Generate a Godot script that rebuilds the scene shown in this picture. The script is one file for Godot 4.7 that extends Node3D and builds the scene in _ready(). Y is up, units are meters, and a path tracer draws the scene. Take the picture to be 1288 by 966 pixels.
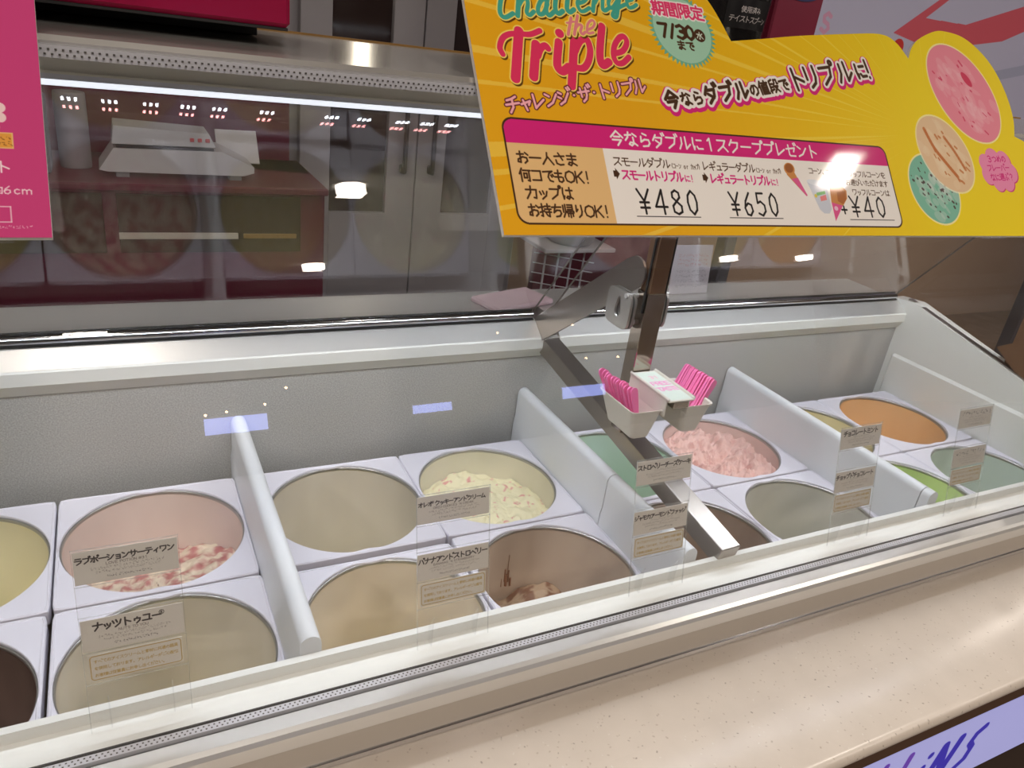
extends Node3D
# An ice cream shop's dipping cabinet seen from the customer's side.
# x runs along the cabinet, z points to the customer, y = 0 is the plane of the tub collars (0.86 m above the floor).

const FLOOR_Y := -0.86
const CEIL_Y := 1.75
const CASE_X0 := -0.31
const CASE_X1 := 1.955
const BAY_X := 0.88
const GLASS_LEAN := 12.84
const REAR_LEAN := 37.0

var used_names := {}
var mats := {}
var rng := RandomNumberGenerator.new()

# ------------------------------------------------------------------ names, things, parts
func numbered(called: String) -> String:
	if not used_names.has(called):
		used_names[called] = 0
		return called
	used_names[called] += 1
	return "%s_%03d" % [called, used_names[called]]

func thing(called: String, label: String, category: String, at := Vector3.ZERO, group := "") -> Node3D:
	var o := Node3D.new()
	o.name = numbered(called)
	add_child(o)
	o.position = at
	o.set_meta("label", label)
	o.set_meta("category", category)
	if group != "":
		o.set_meta("group", group)
	return o

func tag(o: Node3D, label: String, category: String, group := "") -> void:
	o.set_meta("label", label)
	o.set_meta("category", category)
	if group != "":
		o.set_meta("group", group)

func part(parent: Node, called: String, m: Mesh, mat: Material, at := Vector3.ZERO) -> MeshInstance3D:
	var o := MeshInstance3D.new()
	o.name = numbered(called) if parent == self else called
	o.mesh = m
	o.material_override = null
	for i in m.get_surface_count():
		o.set_surface_override_material(i, mat)
	parent.add_child(o, true)
	o.position = at
	return o

func structure(called: String, m: Mesh, mat: Material) -> MeshInstance3D:
	var o := part(self, called, m, mat)
	o.set_meta("kind", "structure")
	return o

# ------------------------------------------------------------------ mesh helpers
func mb() -> SurfaceTool:
	var st := SurfaceTool.new()
	st.begin(Mesh.PRIMITIVE_TRIANGLES)
	st.set_smooth_group(-1)
	return st

func done(st: SurfaceTool) -> ArrayMesh:
	st.generate_normals()
	return st.commit()

func tri(st: SurfaceTool, a: Vector3, b: Vector3, c: Vector3) -> void:
	st.add_vertex(a); st.add_vertex(b); st.add_vertex(c)

func quad(st: SurfaceTool, a: Vector3, b: Vector3, c: Vector3, d: Vector3) -> void:
	tri(st, a, b, c); tri(st, a, c, d)

func tri_out(st: SurfaceTool, a: Vector3, b: Vector3, c: Vector3, centre: Vector3) -> void:
	if (c - a).cross(b - a).dot((a + b + c) / 3.0 - centre) < 0.0:
		tri(st, a, c, b)
	else:
		tri(st, a, b, c)

func quad_out(st: SurfaceTool, a: Vector3, b: Vector3, c: Vector3, d: Vector3, centre: Vector3) -> void:
	tri_out(st, a, b, c, centre); tri_out(st, a, c, d, centre)

# a box with chamfered edges, in a frame of its own
func rbox(st: SurfaceTool, centre: Vector3, size: Vector3, ch := 0.002, basis := Basis.IDENTITY) -> void:
	var h := size * 0.5
	var c: float = minf(ch, minf(h.x, minf(h.y, h.z)) * 0.9)
	var P := {}
	for sx in [-1, 1]:
		for sy in [-1, 1]:
			for sz in [-1, 1]:
				P[[sx, sy, sz, 0]] = centre + basis * Vector3(sx * h.x, sy * (h.y - c), sz * (h.z - c))
				P[[sx, sy, sz, 1]] = centre + basis * Vector3(sx * (h.x - c), sy * h.y, sz * (h.z - c))
				P[[sx, sy, sz, 2]] = centre + basis * Vector3(sx * (h.x - c), sy * (h.y - c), sz * h.z)
				tri_out(st, P[[sx, sy, sz, 0]], P[[sx, sy, sz, 1]], P[[sx, sy, sz, 2]], centre)
	for s in [-1, 1]:
		quad_out(st, P[[s, -1, -1, 0]], P[[s, -1, 1, 0]], P[[s, 1, 1, 0]], P[[s, 1, -1, 0]], centre)
		quad_out(st, P[[-1, s, -1, 1]], P[[-1, s, 1, 1]], P[[1, s, 1, 1]], P[[1, s, -1, 1]], centre)
		quad_out(st, P[[-1, -1, s, 2]], P[[-1, 1, s, 2]], P[[1, 1, s, 2]], P[[1, -1, s, 2]], centre)
		for t in [-1, 1]:
			quad_out(st, P[[s, t, -1, 0]], P[[s, t, 1, 0]], P[[s, t, 1, 1]], P[[s, t, -1, 1]], centre)
			quad_out(st, P[[s, -1, t, 0]], P[[s, 1, t, 0]], P[[s, 1, t, 2]], P[[s, -1, t, 2]], centre)
			quad_out(st, P[[-1, s, t, 1]], P[[1, s, t, 1]], P[[1, s, t, 2]], P[[-1, s, t, 2]], centre)

func box_mesh(centre: Vector3, size: Vector3, ch := 0.002, basis := Basis.IDENTITY) -> ArrayMesh:
	var st := mb()
	rbox(st, centre, size, ch, basis)
	return done(st)

# a polygon (in the plane of ux, uy) pushed along depth
func prism(st: SurfaceTool, poly: PackedVector2Array, o: Vector3, ux: Vector3, uy: Vector3, depth: Vector3, smooth_sides := false) -> void:
	var n := poly.size()
	var area := 0.0
	for i in n:
		area += poly[i].cross(poly[(i + 1) % n])
	var flip := (area > 0.0) == (ux.cross(uy).dot(depth) > 0.0)
	var tris := Geometry2D.triangulate_polygon(poly)
	st.set_smooth_group(-1)
	for k in range(0, tris.size(), 3):
		var p: Array[Vector3] = []
		for j in 3:
			var q := poly[tris[k + j]]
			p.append(o + ux * q.x + uy * q.y)
		var nn := (p[2] - p[0]).cross(p[1] - p[0])
		if nn.dot(depth) < 0.0:
			tri(st, p[0], p[1], p[2]); tri(st, p[0] + depth, p[2] + depth, p[1] + depth)
		else:
			tri(st, p[0], p[2], p[1]); tri(st, p[0] + depth, p[1] + depth, p[2] + depth)
	if smooth_sides:
		st.set_smooth_group(3)
	for i in n:
		var a := o + ux * poly[i].x + uy * poly[i].y
		var b2 := poly[(i + 1) % n]
		var b := o + ux * b2.x + uy * b2.y
		if flip:
			quad(st, a, a + depth, b + depth, b)
		else:
			quad(st, a, b, b + depth, a + depth)
	st.set_smooth_group(-1)

func pv(list: Array) -> PackedVector2Array:
	var r := PackedVector2Array()
	for i in range(0, list.size(), 2):
		r.append(Vector2(list[i], list[i + 1]))
	return r

# profile given as (z, y) pairs, run along x
func run_x(list: Array, x0: float, x1: float) -> ArrayMesh:
	var st := mb()
	prism(st, pv(list), Vector3(x0, 0, 0), Vector3(0, 0, 1), Vector3(0, 1, 0), Vector3(x1 - x0, 0, 0))
	return done(st)

func rings(st: SurfaceTool, list: Array, smooth := true, out := true) -> void:
	st.set_smooth_group(0 if smooth else -1)
	for k in list.size() - 1:
		var a: PackedVector3Array = list[k]
		var b: PackedVector3Array = list[k + 1]
		var n := a.size()
		for i in n:
			var j := (i + 1) % n
			if out:
				quad(st, a[i], b[i], b[j], a[j])
			else:
				quad(st, a[i], a[j], b[j], b[i])
	st.set_smooth_group(-1)

func circle(r: float, y: float, n: int, c := Vector3.ZERO) -> PackedVector3Array:
	var p := PackedVector3Array()
	for i in n:
		var t := TAU * i / n
		p.append(c + Vector3(cos(t) * r, y, sin(t) * r))
	return p

func rrect(cx: float, cz: float, hx: float, hz: float, rad: float, y: float, seg := 5) -> PackedVector3Array:
	var p := PackedVector3Array()
	for q in 4:
		var sx: float = [1, -1, -1, 1][q]
		var sz: float = [1, 1, -1, -1][q]
		for k in seg + 1:
			var t: float = (q + float(k) / seg) * PI / 2
			p.append(Vector3(cx + sx * (hx - rad) + cos(t) * rad, y, cz + sz * (hz - rad) + sin(t) * rad))
	return p

func lathe(profile: Array, n := 48, c := Vector3.ZERO) -> ArrayMesh:
	var st := mb()
	var l := []
	for i in range(0, profile.size(), 2):
		l.append(circle(profile[i], profile[i + 1], n, c))
	rings(st, l, true, true)
	return done(st)

func cap(st: SurfaceTool, ring: PackedVector3Array, up := true) -> void:
	var c := Vector3.ZERO
	for p in ring:
		c += p
	c /= ring.size()
	for i in ring.size():
		var j := (i + 1) % ring.size()
		if up:
			tri(st, c, ring[i], ring[j])
		else:
			tri(st, c, ring[j], ring[i])

func rod(st: SurfaceTool, a: Vector3, b: Vector3, r: float, n := 12) -> void:
	var d := (b - a).normalized()
	var s := d.cross(Vector3(0.31, 0.87, 0.4)).normalized()
	var t := d.cross(s)
	var ra := PackedVector3Array()
	var rb := PackedVector3Array()
	for i in n:
		var w := TAU * i / n
		ra.append(a + (s * cos(w) + t * sin(w)) * r)
		rb.append(b + (s * cos(w) + t * sin(w)) * r)
	rings(st, [rb, ra], true, true)
	cap(st, ra, false)
	cap(st, rb, true)

# a flat quad that carries print; uv runs over the whole quad
func print_quad(o: Vector3, ux: Vector3, uy: Vector3) -> ArrayMesh:
	var st := mb()
	var n := ux.cross(uy).normalized()
	for k in [[0, 0], [0, 1], [1, 1], [0, 0], [1, 1], [1, 0]]:
		st.set_normal(n)
		st.set_uv(Vector2(k[0], 1.0 - k[1]))
		st.add_vertex(o + ux * k[0] + uy * k[1])
	return st.commit()

# ------------------------------------------------------------------ materials
func c8(r: int, g: int, b: int) -> Color:
	return Color8(r, g, b)

func mat(called: String, col: Color, rough := 0.5, metal := 0.0, spec := 0.5) -> StandardMaterial3D:
	if mats.has(called):
		return mats[called]
	var m := StandardMaterial3D.new()
	m.resource_name = called
	m.albedo_color = col
	m.roughness = rough
	m.metallic = metal
	m.metallic_specular = spec
	mats[called] = m
	return m

func noise_tex(freq: float, lo: Color, hi: Color, size := 256, kind := FastNoiseLite.TYPE_SIMPLEX_SMOOTH, seed_value := 1, octaves := 3) -> NoiseTexture2D:
	var n := FastNoiseLite.new()
	n.noise_type = kind
	n.seed = seed_value
	n.frequency = freq
	n.fractal_octaves = octaves
	var g := Gradient.new()
	g.set_color(0, lo)
	g.set_color(1, hi)
	var t := NoiseTexture2D.new()
	t.width = size
	t.height = size
	t.seamless = true
	t.noise = n
	t.color_ramp = g
	return t

func tri_map(m: StandardMaterial3D, scale: Vector3) -> void:
	m.uv1_triplanar = true
	m.uv1_world_triplanar = true
	m.uv1_scale = scale

func steel(called: String, col: Color, rough: float, metal := 1.0) -> StandardMaterial3D:
	if mats.has(called):
		return mats[called]
	var m := mat(called, col, 1.0, metal)
	m.roughness_texture = noise_tex(0.05, Color(rough * 0.93, rough * 0.93, rough * 0.93), Color(rough * 1.07, rough * 1.07, rough * 1.07), 512, FastNoiseLite.TYPE_SIMPLEX_SMOOTH, 7, 2)
	m.roughness_texture_channel = BaseMaterial3D.TEXTURE_CHANNEL_GRAYSCALE
	tri_map(m, Vector3(1.2, 60, 60))
	return m

func speckled(called: String, lo: Color, hi: Color, freq: float, scale: float, rough: float, relief := 0.0) -> StandardMaterial3D:
	if mats.has(called):
		return mats[called]
	var m := mat(called, Color.WHITE, rough)
	m.albedo_texture = noise_tex(freq, lo, hi, 512, FastNoiseLite.TYPE_SIMPLEX_SMOOTH, hash(called) % 1000, 4)
	if relief > 0.0:
		m.heightmap_enabled = true
		m.heightmap_texture = noise_tex(freq, Color.BLACK, Color.WHITE, 512, FastNoiseLite.TYPE_SIMPLEX_SMOOTH, hash(called) % 1000, 3)
		m.heightmap_scale = relief
	tri_map(m, Vector3.ONE * scale)
	return m

# clear sheet glass; its own gloss mirrors what stands before it
func pane(called: String, body: float, tint := Color.WHITE, gloss := 0.5) -> StandardMaterial3D:
	if mats.has(called):
		return mats[called]
	var m := mat(called, Color(tint.r, tint.g, tint.b, body), 0.0, 0.0, gloss)
	m.transparency = BaseMaterial3D.TRANSPARENCY_ALPHA
	return m

func glow(called: String, col: Color, energy: float) -> StandardMaterial3D:
	if mats.has(called):
		return mats[called]
	var m := mat(called, Color(0.9, 0.9, 0.9), 0.6)
	m.emission_enabled = true
	m.emission = col
	m.emission_energy_multiplier = energy
	return m

func printed(called: String, c: Canvas, rough := 0.4) -> StandardMaterial3D:
	var m := mat(called, Color.WHITE, rough)
	m.albedo_texture = c.texture()
	m.texture_repeat = false
	return m

# ------------------------------------------------------------------ print: a canvas measured in millimetres, v up
class Canvas:
	var w: int
	var h: int
	var k: float
	var px: PackedByteArray

	func _init(wmm: float, hmm: float, per_mm: float, col: Color) -> void:
		k = per_mm
		w = int(ceil(wmm * k))
		h = int(ceil(hmm * k))
		var im := Image.create(w, h, false, Image.FORMAT_RGBA8)
		im.fill(col)
		px = im.get_data()

	func texture() -> ImageTexture:
		return ImageTexture.create_from_image(Image.create_from_data(w, h, false, Image.FORMAT_RGBA8, px))

	func dot(x: int, y: int, r: int, g: int, b: int, a: float) -> void:
		var i := (y * w + x) * 4
		if a >= 0.999:
			px[i] = r; px[i + 1] = g; px[i + 2] = b
			return
		px[i] = int(px[i] + (r - px[i]) * a)
		px[i + 1] = int(px[i + 1] + (g - px[i + 1]) * a)
		px[i + 2] = int(px[i + 2] + (b - px[i + 2]) * a)

	# a round-ended bar from a to b, ra and rb its half widths there
	func bar(a: Vector2, b: Vector2, half: float, col: Color) -> void:
		var A := Vector2(a.x * k, h - a.y * k)
		var B := Vector2(b.x * k, h - b.y * k)
		var r := half * k
		var x0: int = maxi(0, int(minf(A.x, B.x) - r - 1))
		var x1: int = mini(w - 1, int(maxf(A.x, B.x) + r + 1))
		var y0: int = maxi(0, int(minf(A.y, B.y) - r - 1))
		var y1: int = mini(h - 1, int(maxf(A.y, B.y) + r + 1))
		var d := B - A
		var L := maxf(d.length_squared(), 0.0001)
		var cr := col.r8
		var cg := col.g8
		var cb := col.b8
		for y in range(y0, y1 + 1):
			for x in range(x0, x1 + 1):
				var qx := x + 0.5 - A.x
				var qy := y + 0.5 - A.y
				var t := clampf((qx * d.x + qy * d.y) / L, 0.0, 1.0)
				qx -= d.x * t
				qy -= d.y * t
				var cov := r + 0.5 - sqrt(qx * qx + qy * qy)
				if cov > 0.0:
					dot(x, y, cr, cg, cb, minf(cov, 1.0) * col.a)

	func path(list: Array, half: float, col: Color) -> void:
		for i in range(0, list.size() - 2, 2):
			bar(Vector2(list[i], list[i + 1]), Vector2(list[i + 2], list[i + 3]), half, col)

	# the same, rounded through its points
	func curve(list: Array, half: float, col: Color, at := Vector2.ZERO) -> void:
		var n := list.size() / 2
		var P := func(i: int) -> Vector2:
			var j: int = clampi(i, 0, n - 1)
			return Vector2(list[j * 2], list[j * 2 + 1]) + at
		for i in n - 1:
			var last: Vector2 = P.call(i)
			for s in 6:
				var t := (s + 1) / 6.0
				var q: Vector2 = P.call(i).cubic_interpolate(P.call(i + 1), P.call(i - 1), P.call(i + 2), t)
				bar(last, q, half, col)
				last = q

	func fill(poly: PackedVector2Array, col: Color) -> void:
		var n := poly.size()
		var P := PackedVector2Array()
		var lo := 1e9
		var hi := -1e9
		for p in poly:
			var q := Vector2(p.x * k, h - p.y * k)
			P.append(q)
			lo = minf(lo, q.y)
			hi = maxf(hi, q.y)
		for y in range(maxi(0, int(lo)), mini(h - 1, int(hi) + 1) + 1):
			var xs := []
			var yy := y + 0.5
			for i in n:
				var a := P[i]
				var b := P[(i + 1) % n]
				if (a.y <= yy) != (b.y <= yy):
					xs.append(a.x + (yy - a.y) / (b.y - a.y) * (b.x - a.x))
			xs.sort()
			for j in range(0, xs.size() - 1, 2):
				var xa: float = maxf(0.0, xs[j])
				var xb: float = minf(float(w), xs[j + 1])
				for x in range(int(xa), mini(w - 1, int(ceil(xb))) + 1):
					var cov := minf(x + 1.0, xb) - maxf(float(x), xa)
					if cov > 0.0:
						dot(x, y, col.r8, col.g8, col.b8, minf(cov, 1.0) * col.a)

	func ellipse(c: Vector2, rx: float, ry: float, turn: float, col: Color) -> void:
		var p := PackedVector2Array()
		for i in 56:
			var t := TAU * i / 56
			p.append(c + Vector2(cos(t) * rx, sin(t) * ry).rotated(turn))
		fill(p, col)

	func rect(x0: float, y0: float, x1: float, y1: float, col: Color) -> void:
		fill(PackedVector2Array([Vector2(x0, y0), Vector2(x1, y0), Vector2(x1, y1), Vector2(x0, y1)]), col)

	func rounded(x0: float, y0: float, x1: float, y1: float, r: float) -> PackedVector2Array:
		var p := PackedVector2Array()
		for q in 4:
			var c := Vector2([x1 - r, x0 + r, x0 + r, x1 - r][q], [y1 - r, y1 - r, y0 + r, y0 + r][q])
			for s in 7:
				var t: float = (q + s / 6.0) * PI / 2
				p.append(c + Vector2(cos(t), sin(t)) * r)
		return p

# ------------------------------------------------------------------ lettering: each sign as pen strokes on a square of ten by ten, y down
const STROKES := {
	"ア": "1,2 9,2 6.3,5/5.2,3.2 4.8,6.6 2.3,9.3", "イ": "8,1 5,4 1.2,6/5.4,4 5.4,9.4", "ウ": "5,.6 5,2.4/1.5,5 1.5,2.6 8.6,2.6 8,6 4,9.4",
	"エ": "1.6,2.2 8.4,2.2/5,2.2 5,8.4/.8,8.4 9.2,8.4", "オ": "1,3 9.2,3/6.2,.8 6.2,9 4.8,8.6/6,3.4 1.2,8", "カ": "1,3.2 8.8,3.2 8.3,9 6.6,8.6/4.8,.8 4.4,5 1.4,9.3",
	"キ": "1.5,3.5 8.5,2.6/1,6.4 9,5.4/4.2,.8 5.8,9.4", "ク": "3.8,.8 1.2,4.6/3.2,2.6 8.4,2.6 7.4,6 3,9.4", "ケ": "3.4,.8 1,5/2.6,3.2 9.2,3.2/6.4,3.2 6,6.4 3.6,9.4",
	"コ": "1.6,2 8.4,2 8.4,8.4/1.4,8.4 8.4,8.4", "サ": ".8,3.4 9.2,3.4/3,1 3,6.4/7,1 7,5.6 5.8,8 3.4,9.4", "シ": "1.6,1.6 3.6,2.8/1,4.4 3,5.6/1.6,9 5,7.6 8.8,3",
	"ス": "1.6,1.8 8,1.8 6,5.4 1,9/5.8,5.6 9,9", "セ": ".8,4 9,3 7.6,5.8/3.2,1 3.2,8.2 4,9 8.8,9", "タ": "3.8,.8 1.2,4.6/3.2,2.6 8.4,2.6 7.4,6 3,9.4/3.4,4.6 6.8,6.8",
	"チ": "7.8,1 5,2 1.8,2.4/.8,4.8 9.2,4.8/5.2,2 5,6.6 2.6,9.4", "ツ": "1.2,2.2 2.4,5/4.4,1.6 5.4,4.4/8.8,2 7.6,6 3.4,9.2", "テ": "2,1.6 8,1.6/.8,4.4 9.2,4.4/5.2,4.4 4.6,7.2 2.6,9.4",
	"ト": "3.4,.8 3.4,9.4/3.4,4 8.2,6.4", "ナ": ".8,3.6 9.2,3.6/5.4,.8 5,6 2.2,9.4", "ハ": "3.4,2 2.8,5.4 .8,8.8/6.2,2 7.6,4.6 9.2,8.8", "フ": "1.4,2 8.6,2 7.4,6 2.6,9.2",
	"ヘ": ".6,6.4 3.6,3 9.4,8", "ホ": ".8,3.2 9.2,3.2/5,.8 5,9 3.6,8.4/2.8,5 .8,8/7.2,5 9.2,8", "ミ": "2,1.4 8,2.8/2,4.4 7.4,5.6/1.4,7.6 8.2,9.2", "ム": "4.4,1 1.4,8.4 8.6,8/6.4,5.2 9,9.2",
	"モ": "1.6,1.8 8.4,1.8/.8,4.8 9.2,4.8/4.2,1.8 4.2,8 5,9 8.8,9", "ヤ": ".8,4 9,2.6 7.2,5.4/3,1 4.8,9.4", "ユ": "2,2.4 7.6,2.4 7,8.2/.8,8.2 9.2,8.2", "ヨ": "1.6,1.6 8.2,1.6 8.2,9/2,5.2 8.2,5.2/1.4,9 8.2,9",
	"ラ": "2,1.6 8,1.6/1.2,4.4 8.8,4.4 7.6,7 3.2,9.4", "リ": "2.4,1.2 2.4,6/7.6,1 7.6,5.4 6.6,7.8 3.8,9.4", "ル": "3,1.8 2.8,5.8 .8,9.2/6,1.2 6,9 9.4,6", "レ": "2.4,1.2 2.4,9 8.8,5",
	"ロ": "1.8,2 8.2,2 8.2,8.8 1.8,8.8 1.8,2", "ワ": "1.5,5 1.5,2 8.6,2 8,6 4,9.4", "ン": "1.4,2 3.8,3.6/1.6,9 5.4,7.4 9,3", "ー": "1,5 9,5", "・": "4.8,5 5.2,5",
	"な": "1,2.8 5.4,2.4/3.6,.8 2.8,4 1,6/6.6,1.6 9,3.2/6.6,4 6.8,7.8 5,9.2 3.4,8.4 4.4,7.2 6.8,7.4 9,9", "ら": "4,1 6.6,2/2.6,3 2.2,6.4 5,4.8 7.8,5 8.4,7 7,8.8 3.4,9.2",
	"の": "5.4,2.4 4.6,6 3,8 1.6,7 1.8,4.4 4,2.2 7,2.2 9,4.6 8.4,7.6 5.8,9.2", "で": "1,2.4 8.8,1.8 6,3.4 5,6 6.2,8.4 8.6,9/7.4,4.6 8.2,5.8/8.8,4 9.6,5.2", "て": "1,2.4 8.8,1.8 6,3.4 5,6 6.2,8.4 8.6,9",
	"に": "2,1.4 1.6,5 2.2,9 2.8,7/4.8,2.8 8.6,2.8/4.6,7 5.4,8.4 9,8.4", "お": "1,3 6,2.8/3.4,1 3.4,8.6 1.4,8.2 1.6,6.6 5,4.8 8,5.4 8.4,7.4 6.4,9/7.2,1.8 9.2,3.4",
	"さ": "1,3.2 8.8,2.8/4.4,.8 7.2,5.6/2,5.8 2.4,8.2 5,9.2 7.6,8.8", "ま": "1.4,2.4 8.6,2.4/1.6,4.8 8.4,4.8/5.2,.8 5.4,7.6 4,9.2 2,8.4 3,7 5.4,7.2 8.6,9", "も": "4.4,.8 4,6.4 4.4,8.6 6.4,9.2 8.2,8 8,6/1.4,3 7.2,3/1.2,5.6 7,5.6",
	"は": "2,1.4 1.6,5 2.2,9 2.8,7/4.4,3 9.2,3/7.2,1 7.4,7.6 6,9 4.4,8.2 5.2,7.2 7.4,7.4 9.2,8.8", "ち": "1,2.8 8.6,2.6/4.4,.8 2.4,6.4 5,4.8 7.8,5 8.4,7 7,8.8 4,9.2", "り": "2.8,1.2 2.6,5.4 4,4/7,1.2 7.4,5.4 6.6,7.8 4.4,9.4",
	"を": "1.4,2.4 8,2.2/4.8,.8 1.6,6 4,4.8 5.4,7.2/8.8,4.2 4,6.6 3.6,8.4 5,9.2 8.4,9", "ひ": "1,2.4 3.8,2 1.8,5.4 2.4,8.6 5,9 6.8,6.6 6.6,2.4 9.2,6", "い": "1.6,2.2 1.8,6.8 3.2,8.6 4.2,7/7.4,2.8 9,6.4",
	"た": "1,2.8 6,2.6/3.8,.8 1.6,9/5.2,5 8.6,5/5,7.6 6,8.8 9.2,8.6", "け": "2,1.4 1.6,5 2.2,9 2.8,7/4.4,3.4 9.2,3.4/7.2,1 7.2,6.4 5.4,9.4", "す": "1,2.6 9,2.6/5.6,.8 5.6,5.6 4,6.4 3.2,5 4.4,4 5.6,5 5.4,7.6 3.6,9.4",
	"つ": "1,3.8 5.6,2.6 8.8,4 8.6,7 4.4,8.8", "め": "2.4,2 4.6,8/6.6,1.2 4.4,6.4 2,8.4 1.2,6.6 3.6,3.8 7,3.4 9,6 6.6,9.2", "へ": ".6,6.4 3.6,3 9.4,8", "み": "1.6,2 5,2 2,8 1.2,6.6 4,5.6 9,7.4/7.6,4 7.2,7 5.6,9.2",
	"ふ": "4,1 6.2,2.2/5,3.4 4,5 6,7 5.4,9 3.6,8.4/2.4,6 1,8.4/7.6,5.6 9,8", "と": "3,1 4.2,4.6/8,3 3,6 2.6,8.2 4.4,9.2 8.4,9", "し": "3,1 2.8,7.4 4.2,9.2 6.4,8.8 8.4,6.6", "く": "7,1 2.6,5 7.2,9.4", "か": "1,3.4 6,3 6.2,6.4 5,9/3.6,.8 3,5 1.2,9/7.4,2.4 9,5", "こ": "2.4,2.4 7.6,2.4/2,7 3.2,8.6 8.2,8.6", "れ": "2.6,1 2.6,9.4/1,3.4 3.4,3 1,7.6/2.6,5.4 5.6,3 6.4,4.4 6.2,8 7.2,9 9,7.6",
	"今": "5,.6 .8,4.6/5,.6 9.2,4.6/3,4.2 7,4.2/1.8,6.2 7.8,6.2 5,9.6",
	"期": ".6,2 5,2/1.6,.6 1.6,6.6/4,.6 4,6.6/1.6,3.5 4,3.5/1.6,5 4,5/.4,6.6 5.2,6.6/1.8,7.4 .8,9.4/3.6,7.4 4.6,9.2/6.2,1.2 6.2,6.4 5.2,9.4/6.2,1.2 9.2,1.2 9.2,9.2 8,9/6.2,3.8 9.2,3.8/6.2,6.4 9.2,6.4",
	"間": "1,1 1,9.6/1,1 4.2,1 4.2,4 1,4/1,2.5 4.2,2.5/9,1 9,9.6 8,9.4/9,1 5.8,1 5.8,4 9,4/5.8,2.5 9,2.5/3.2,5.4 6.8,5.4 6.8,9 3.2,9 3.2,5.4/3.2,7.2 6.8,7.2",
	"限": "1,.8 1,9.6/1,.8 3.6,.8 2.6,3.6 3.8,5.6 2.6,7 1.2,6.8/5,1 8.6,1 8.6,4.4 5,4.4/5,2.7 8.6,2.7/5,1 5,9 7,8/9.2,5.2 7.4,6.4/6.2,4.6 7.4,7.2 9.6,9.4",
	"定": "5,.4 5,1.8/1,3.4 1,2 9,2 9,3.4/2.4,4 7.6,4/5,4 5,8.8/5,6.2 8,6.2/2.8,5.6 2.6,7.4 .8,9.4/2.4,7.4 4.4,9 9.4,9.2",
	"値": "2.6,.6 .6,4.4/1.8,3 1.8,9.6/3.6,2 9.4,2/6.6,.6 6.4,3.4/5,3.4 8.6,3.4 8.6,8 5,8 5,3.4/5,5 8.6,5/5,6.5 8.6,6.5/3.6,3.6 3.6,9.4 9.4,9.4",
	"段": "4,.6 1.4,1.6 1.4,9.6/1.4,3.6 4.2,3.6/1.4,5.8 4.2,5.8/.6,8.4 4.6,7.4/6.2,1 6.2,3 5,4.4/6.2,1 8.6,1 8.6,3.6 9.6,3.6/5.2,5.4 8.8,5.4 5,9.6/5.8,5.8 9.4,9.4",
	"一": ".8,5 9.2,5", "人": "5,1 4.6,4.6 1,9.2/5,3.6 9.2,9.2", "何": "2.8,.6 .6,4.4/2,3 2,9.6/3.6,2 9.6,2/8.4,2 8.4,9.2 7,8.8/4.2,4 6.6,4 6.6,7 4.2,7 4.2,4",
	"持": ".4,3 4,2.6/2.4,.6 2.4,9 1.2,8.6/.4,6.4 4,5.4/4.8,2.2 9.2,2.2/7,.6 7,4.2/4.4,4.2 9.6,4.2/4.6,6.2 9.6,6.2/8,5 8,9.2 6.8,8.8/5.4,7.2 6.2,8.4",
	"帰": "1,1.4 1,6/2.8,.8 2.8,6 .8,9.4/4.6,1 8.8,1 8.8,4.2 4.6,4.2/4.6,2.6 8.8,2.6/4,6.4 4,5.4 9.6,5.4 9.6,6.4/4.8,9 4.8,6.8 8.8,6.8 8.8,8.8/6.8,5.4 6.8,9.6",
	"選": "1,1 2.4,2.4/.6,4.4 2.4,4.4 2.4,7 .6,8.4/2.4,7.4 4.4,9 9.4,9.2/3.8,.8 6,.8 6,2.2 4,2.2 4,3.6 6.2,3.6/7,.8 9.2,.8 9.2,2.2 7.2,2.2 7.2,3.6 9.4,3.6/4.8,3.8 4.8,6.6/7.8,3.8 7.8,6.6/3.6,5 9.2,5/3.4,6.6 9.4,6.6",
	"水": "5,.8 5,9 3.8,8.6/1,3.4 3.8,3.4 1,8/8.6,2.4 6,4.4/5.4,4 9.2,8.4", "使": "2.8,.6 .6,4.4/2,3 2,9.6/3.4,2 9.4,2/4.2,3.6 8.6,3.6 8.6,5.8 4.2,5.8 4.2,3.6/6.4,.8 6.4,6 3.4,9.4/4.4,6.8 9.4,9.4",
	"用": "1.8,1.2 1.8,6 .8,9.4/1.8,1.2 8.6,1.2 8.6,9.2 7.4,9/1.8,3.8 8.6,3.8/1.8,6.4 8.6,6.4/5.2,1.2 5.2,9.4",
	"済": "1,1.2 2.2,2.4/.6,4 1.8,5/.8,9 2.4,6.4/6.4,.6 6.4,1.8/3.4,1.8 9.4,1.8/8.4,1.8 3.6,4.8/4.4,2 9.2,4.8/4.4,5.4 4.4,7.4 3.2,9.4/8.4,5.4 8.4,9.6/4.4,5.6 8.4,5.6/4.4,7.2 8.4,7.2",
	"約": "2.4,.6 .8,2.8 3,3.2/3.6,1.8 .8,5.4 4,5/2.2,5.4 2.2,9.4/1,6.6 .6,8.4/3.4,6.6 4,8/6,.8 4.8,4.2/5.6,2.6 9.2,2.6 8.8,9 7.2,8.8/6.2,5 7.2,6.6",
	"素": "1.4,1.6 8.6,1.6/2,3.2 8,3.2/.8,4.8 9.2,4.8/5,.6 5,4.8/5.6,5.2 3.2,6.6 6,6.6 3,8/1.6,8.2 8.4,8/5,8 5,9.6", "材": ".6,3 4.4,3/2.6,.8 2.6,9.4/2.6,3.4 .6,7/2.6,4 4.2,5.8/5,3 9.6,3/7.6,.8 7.6,9 6.2,8.6/7.6,3.4 4.8,7.6",
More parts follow.
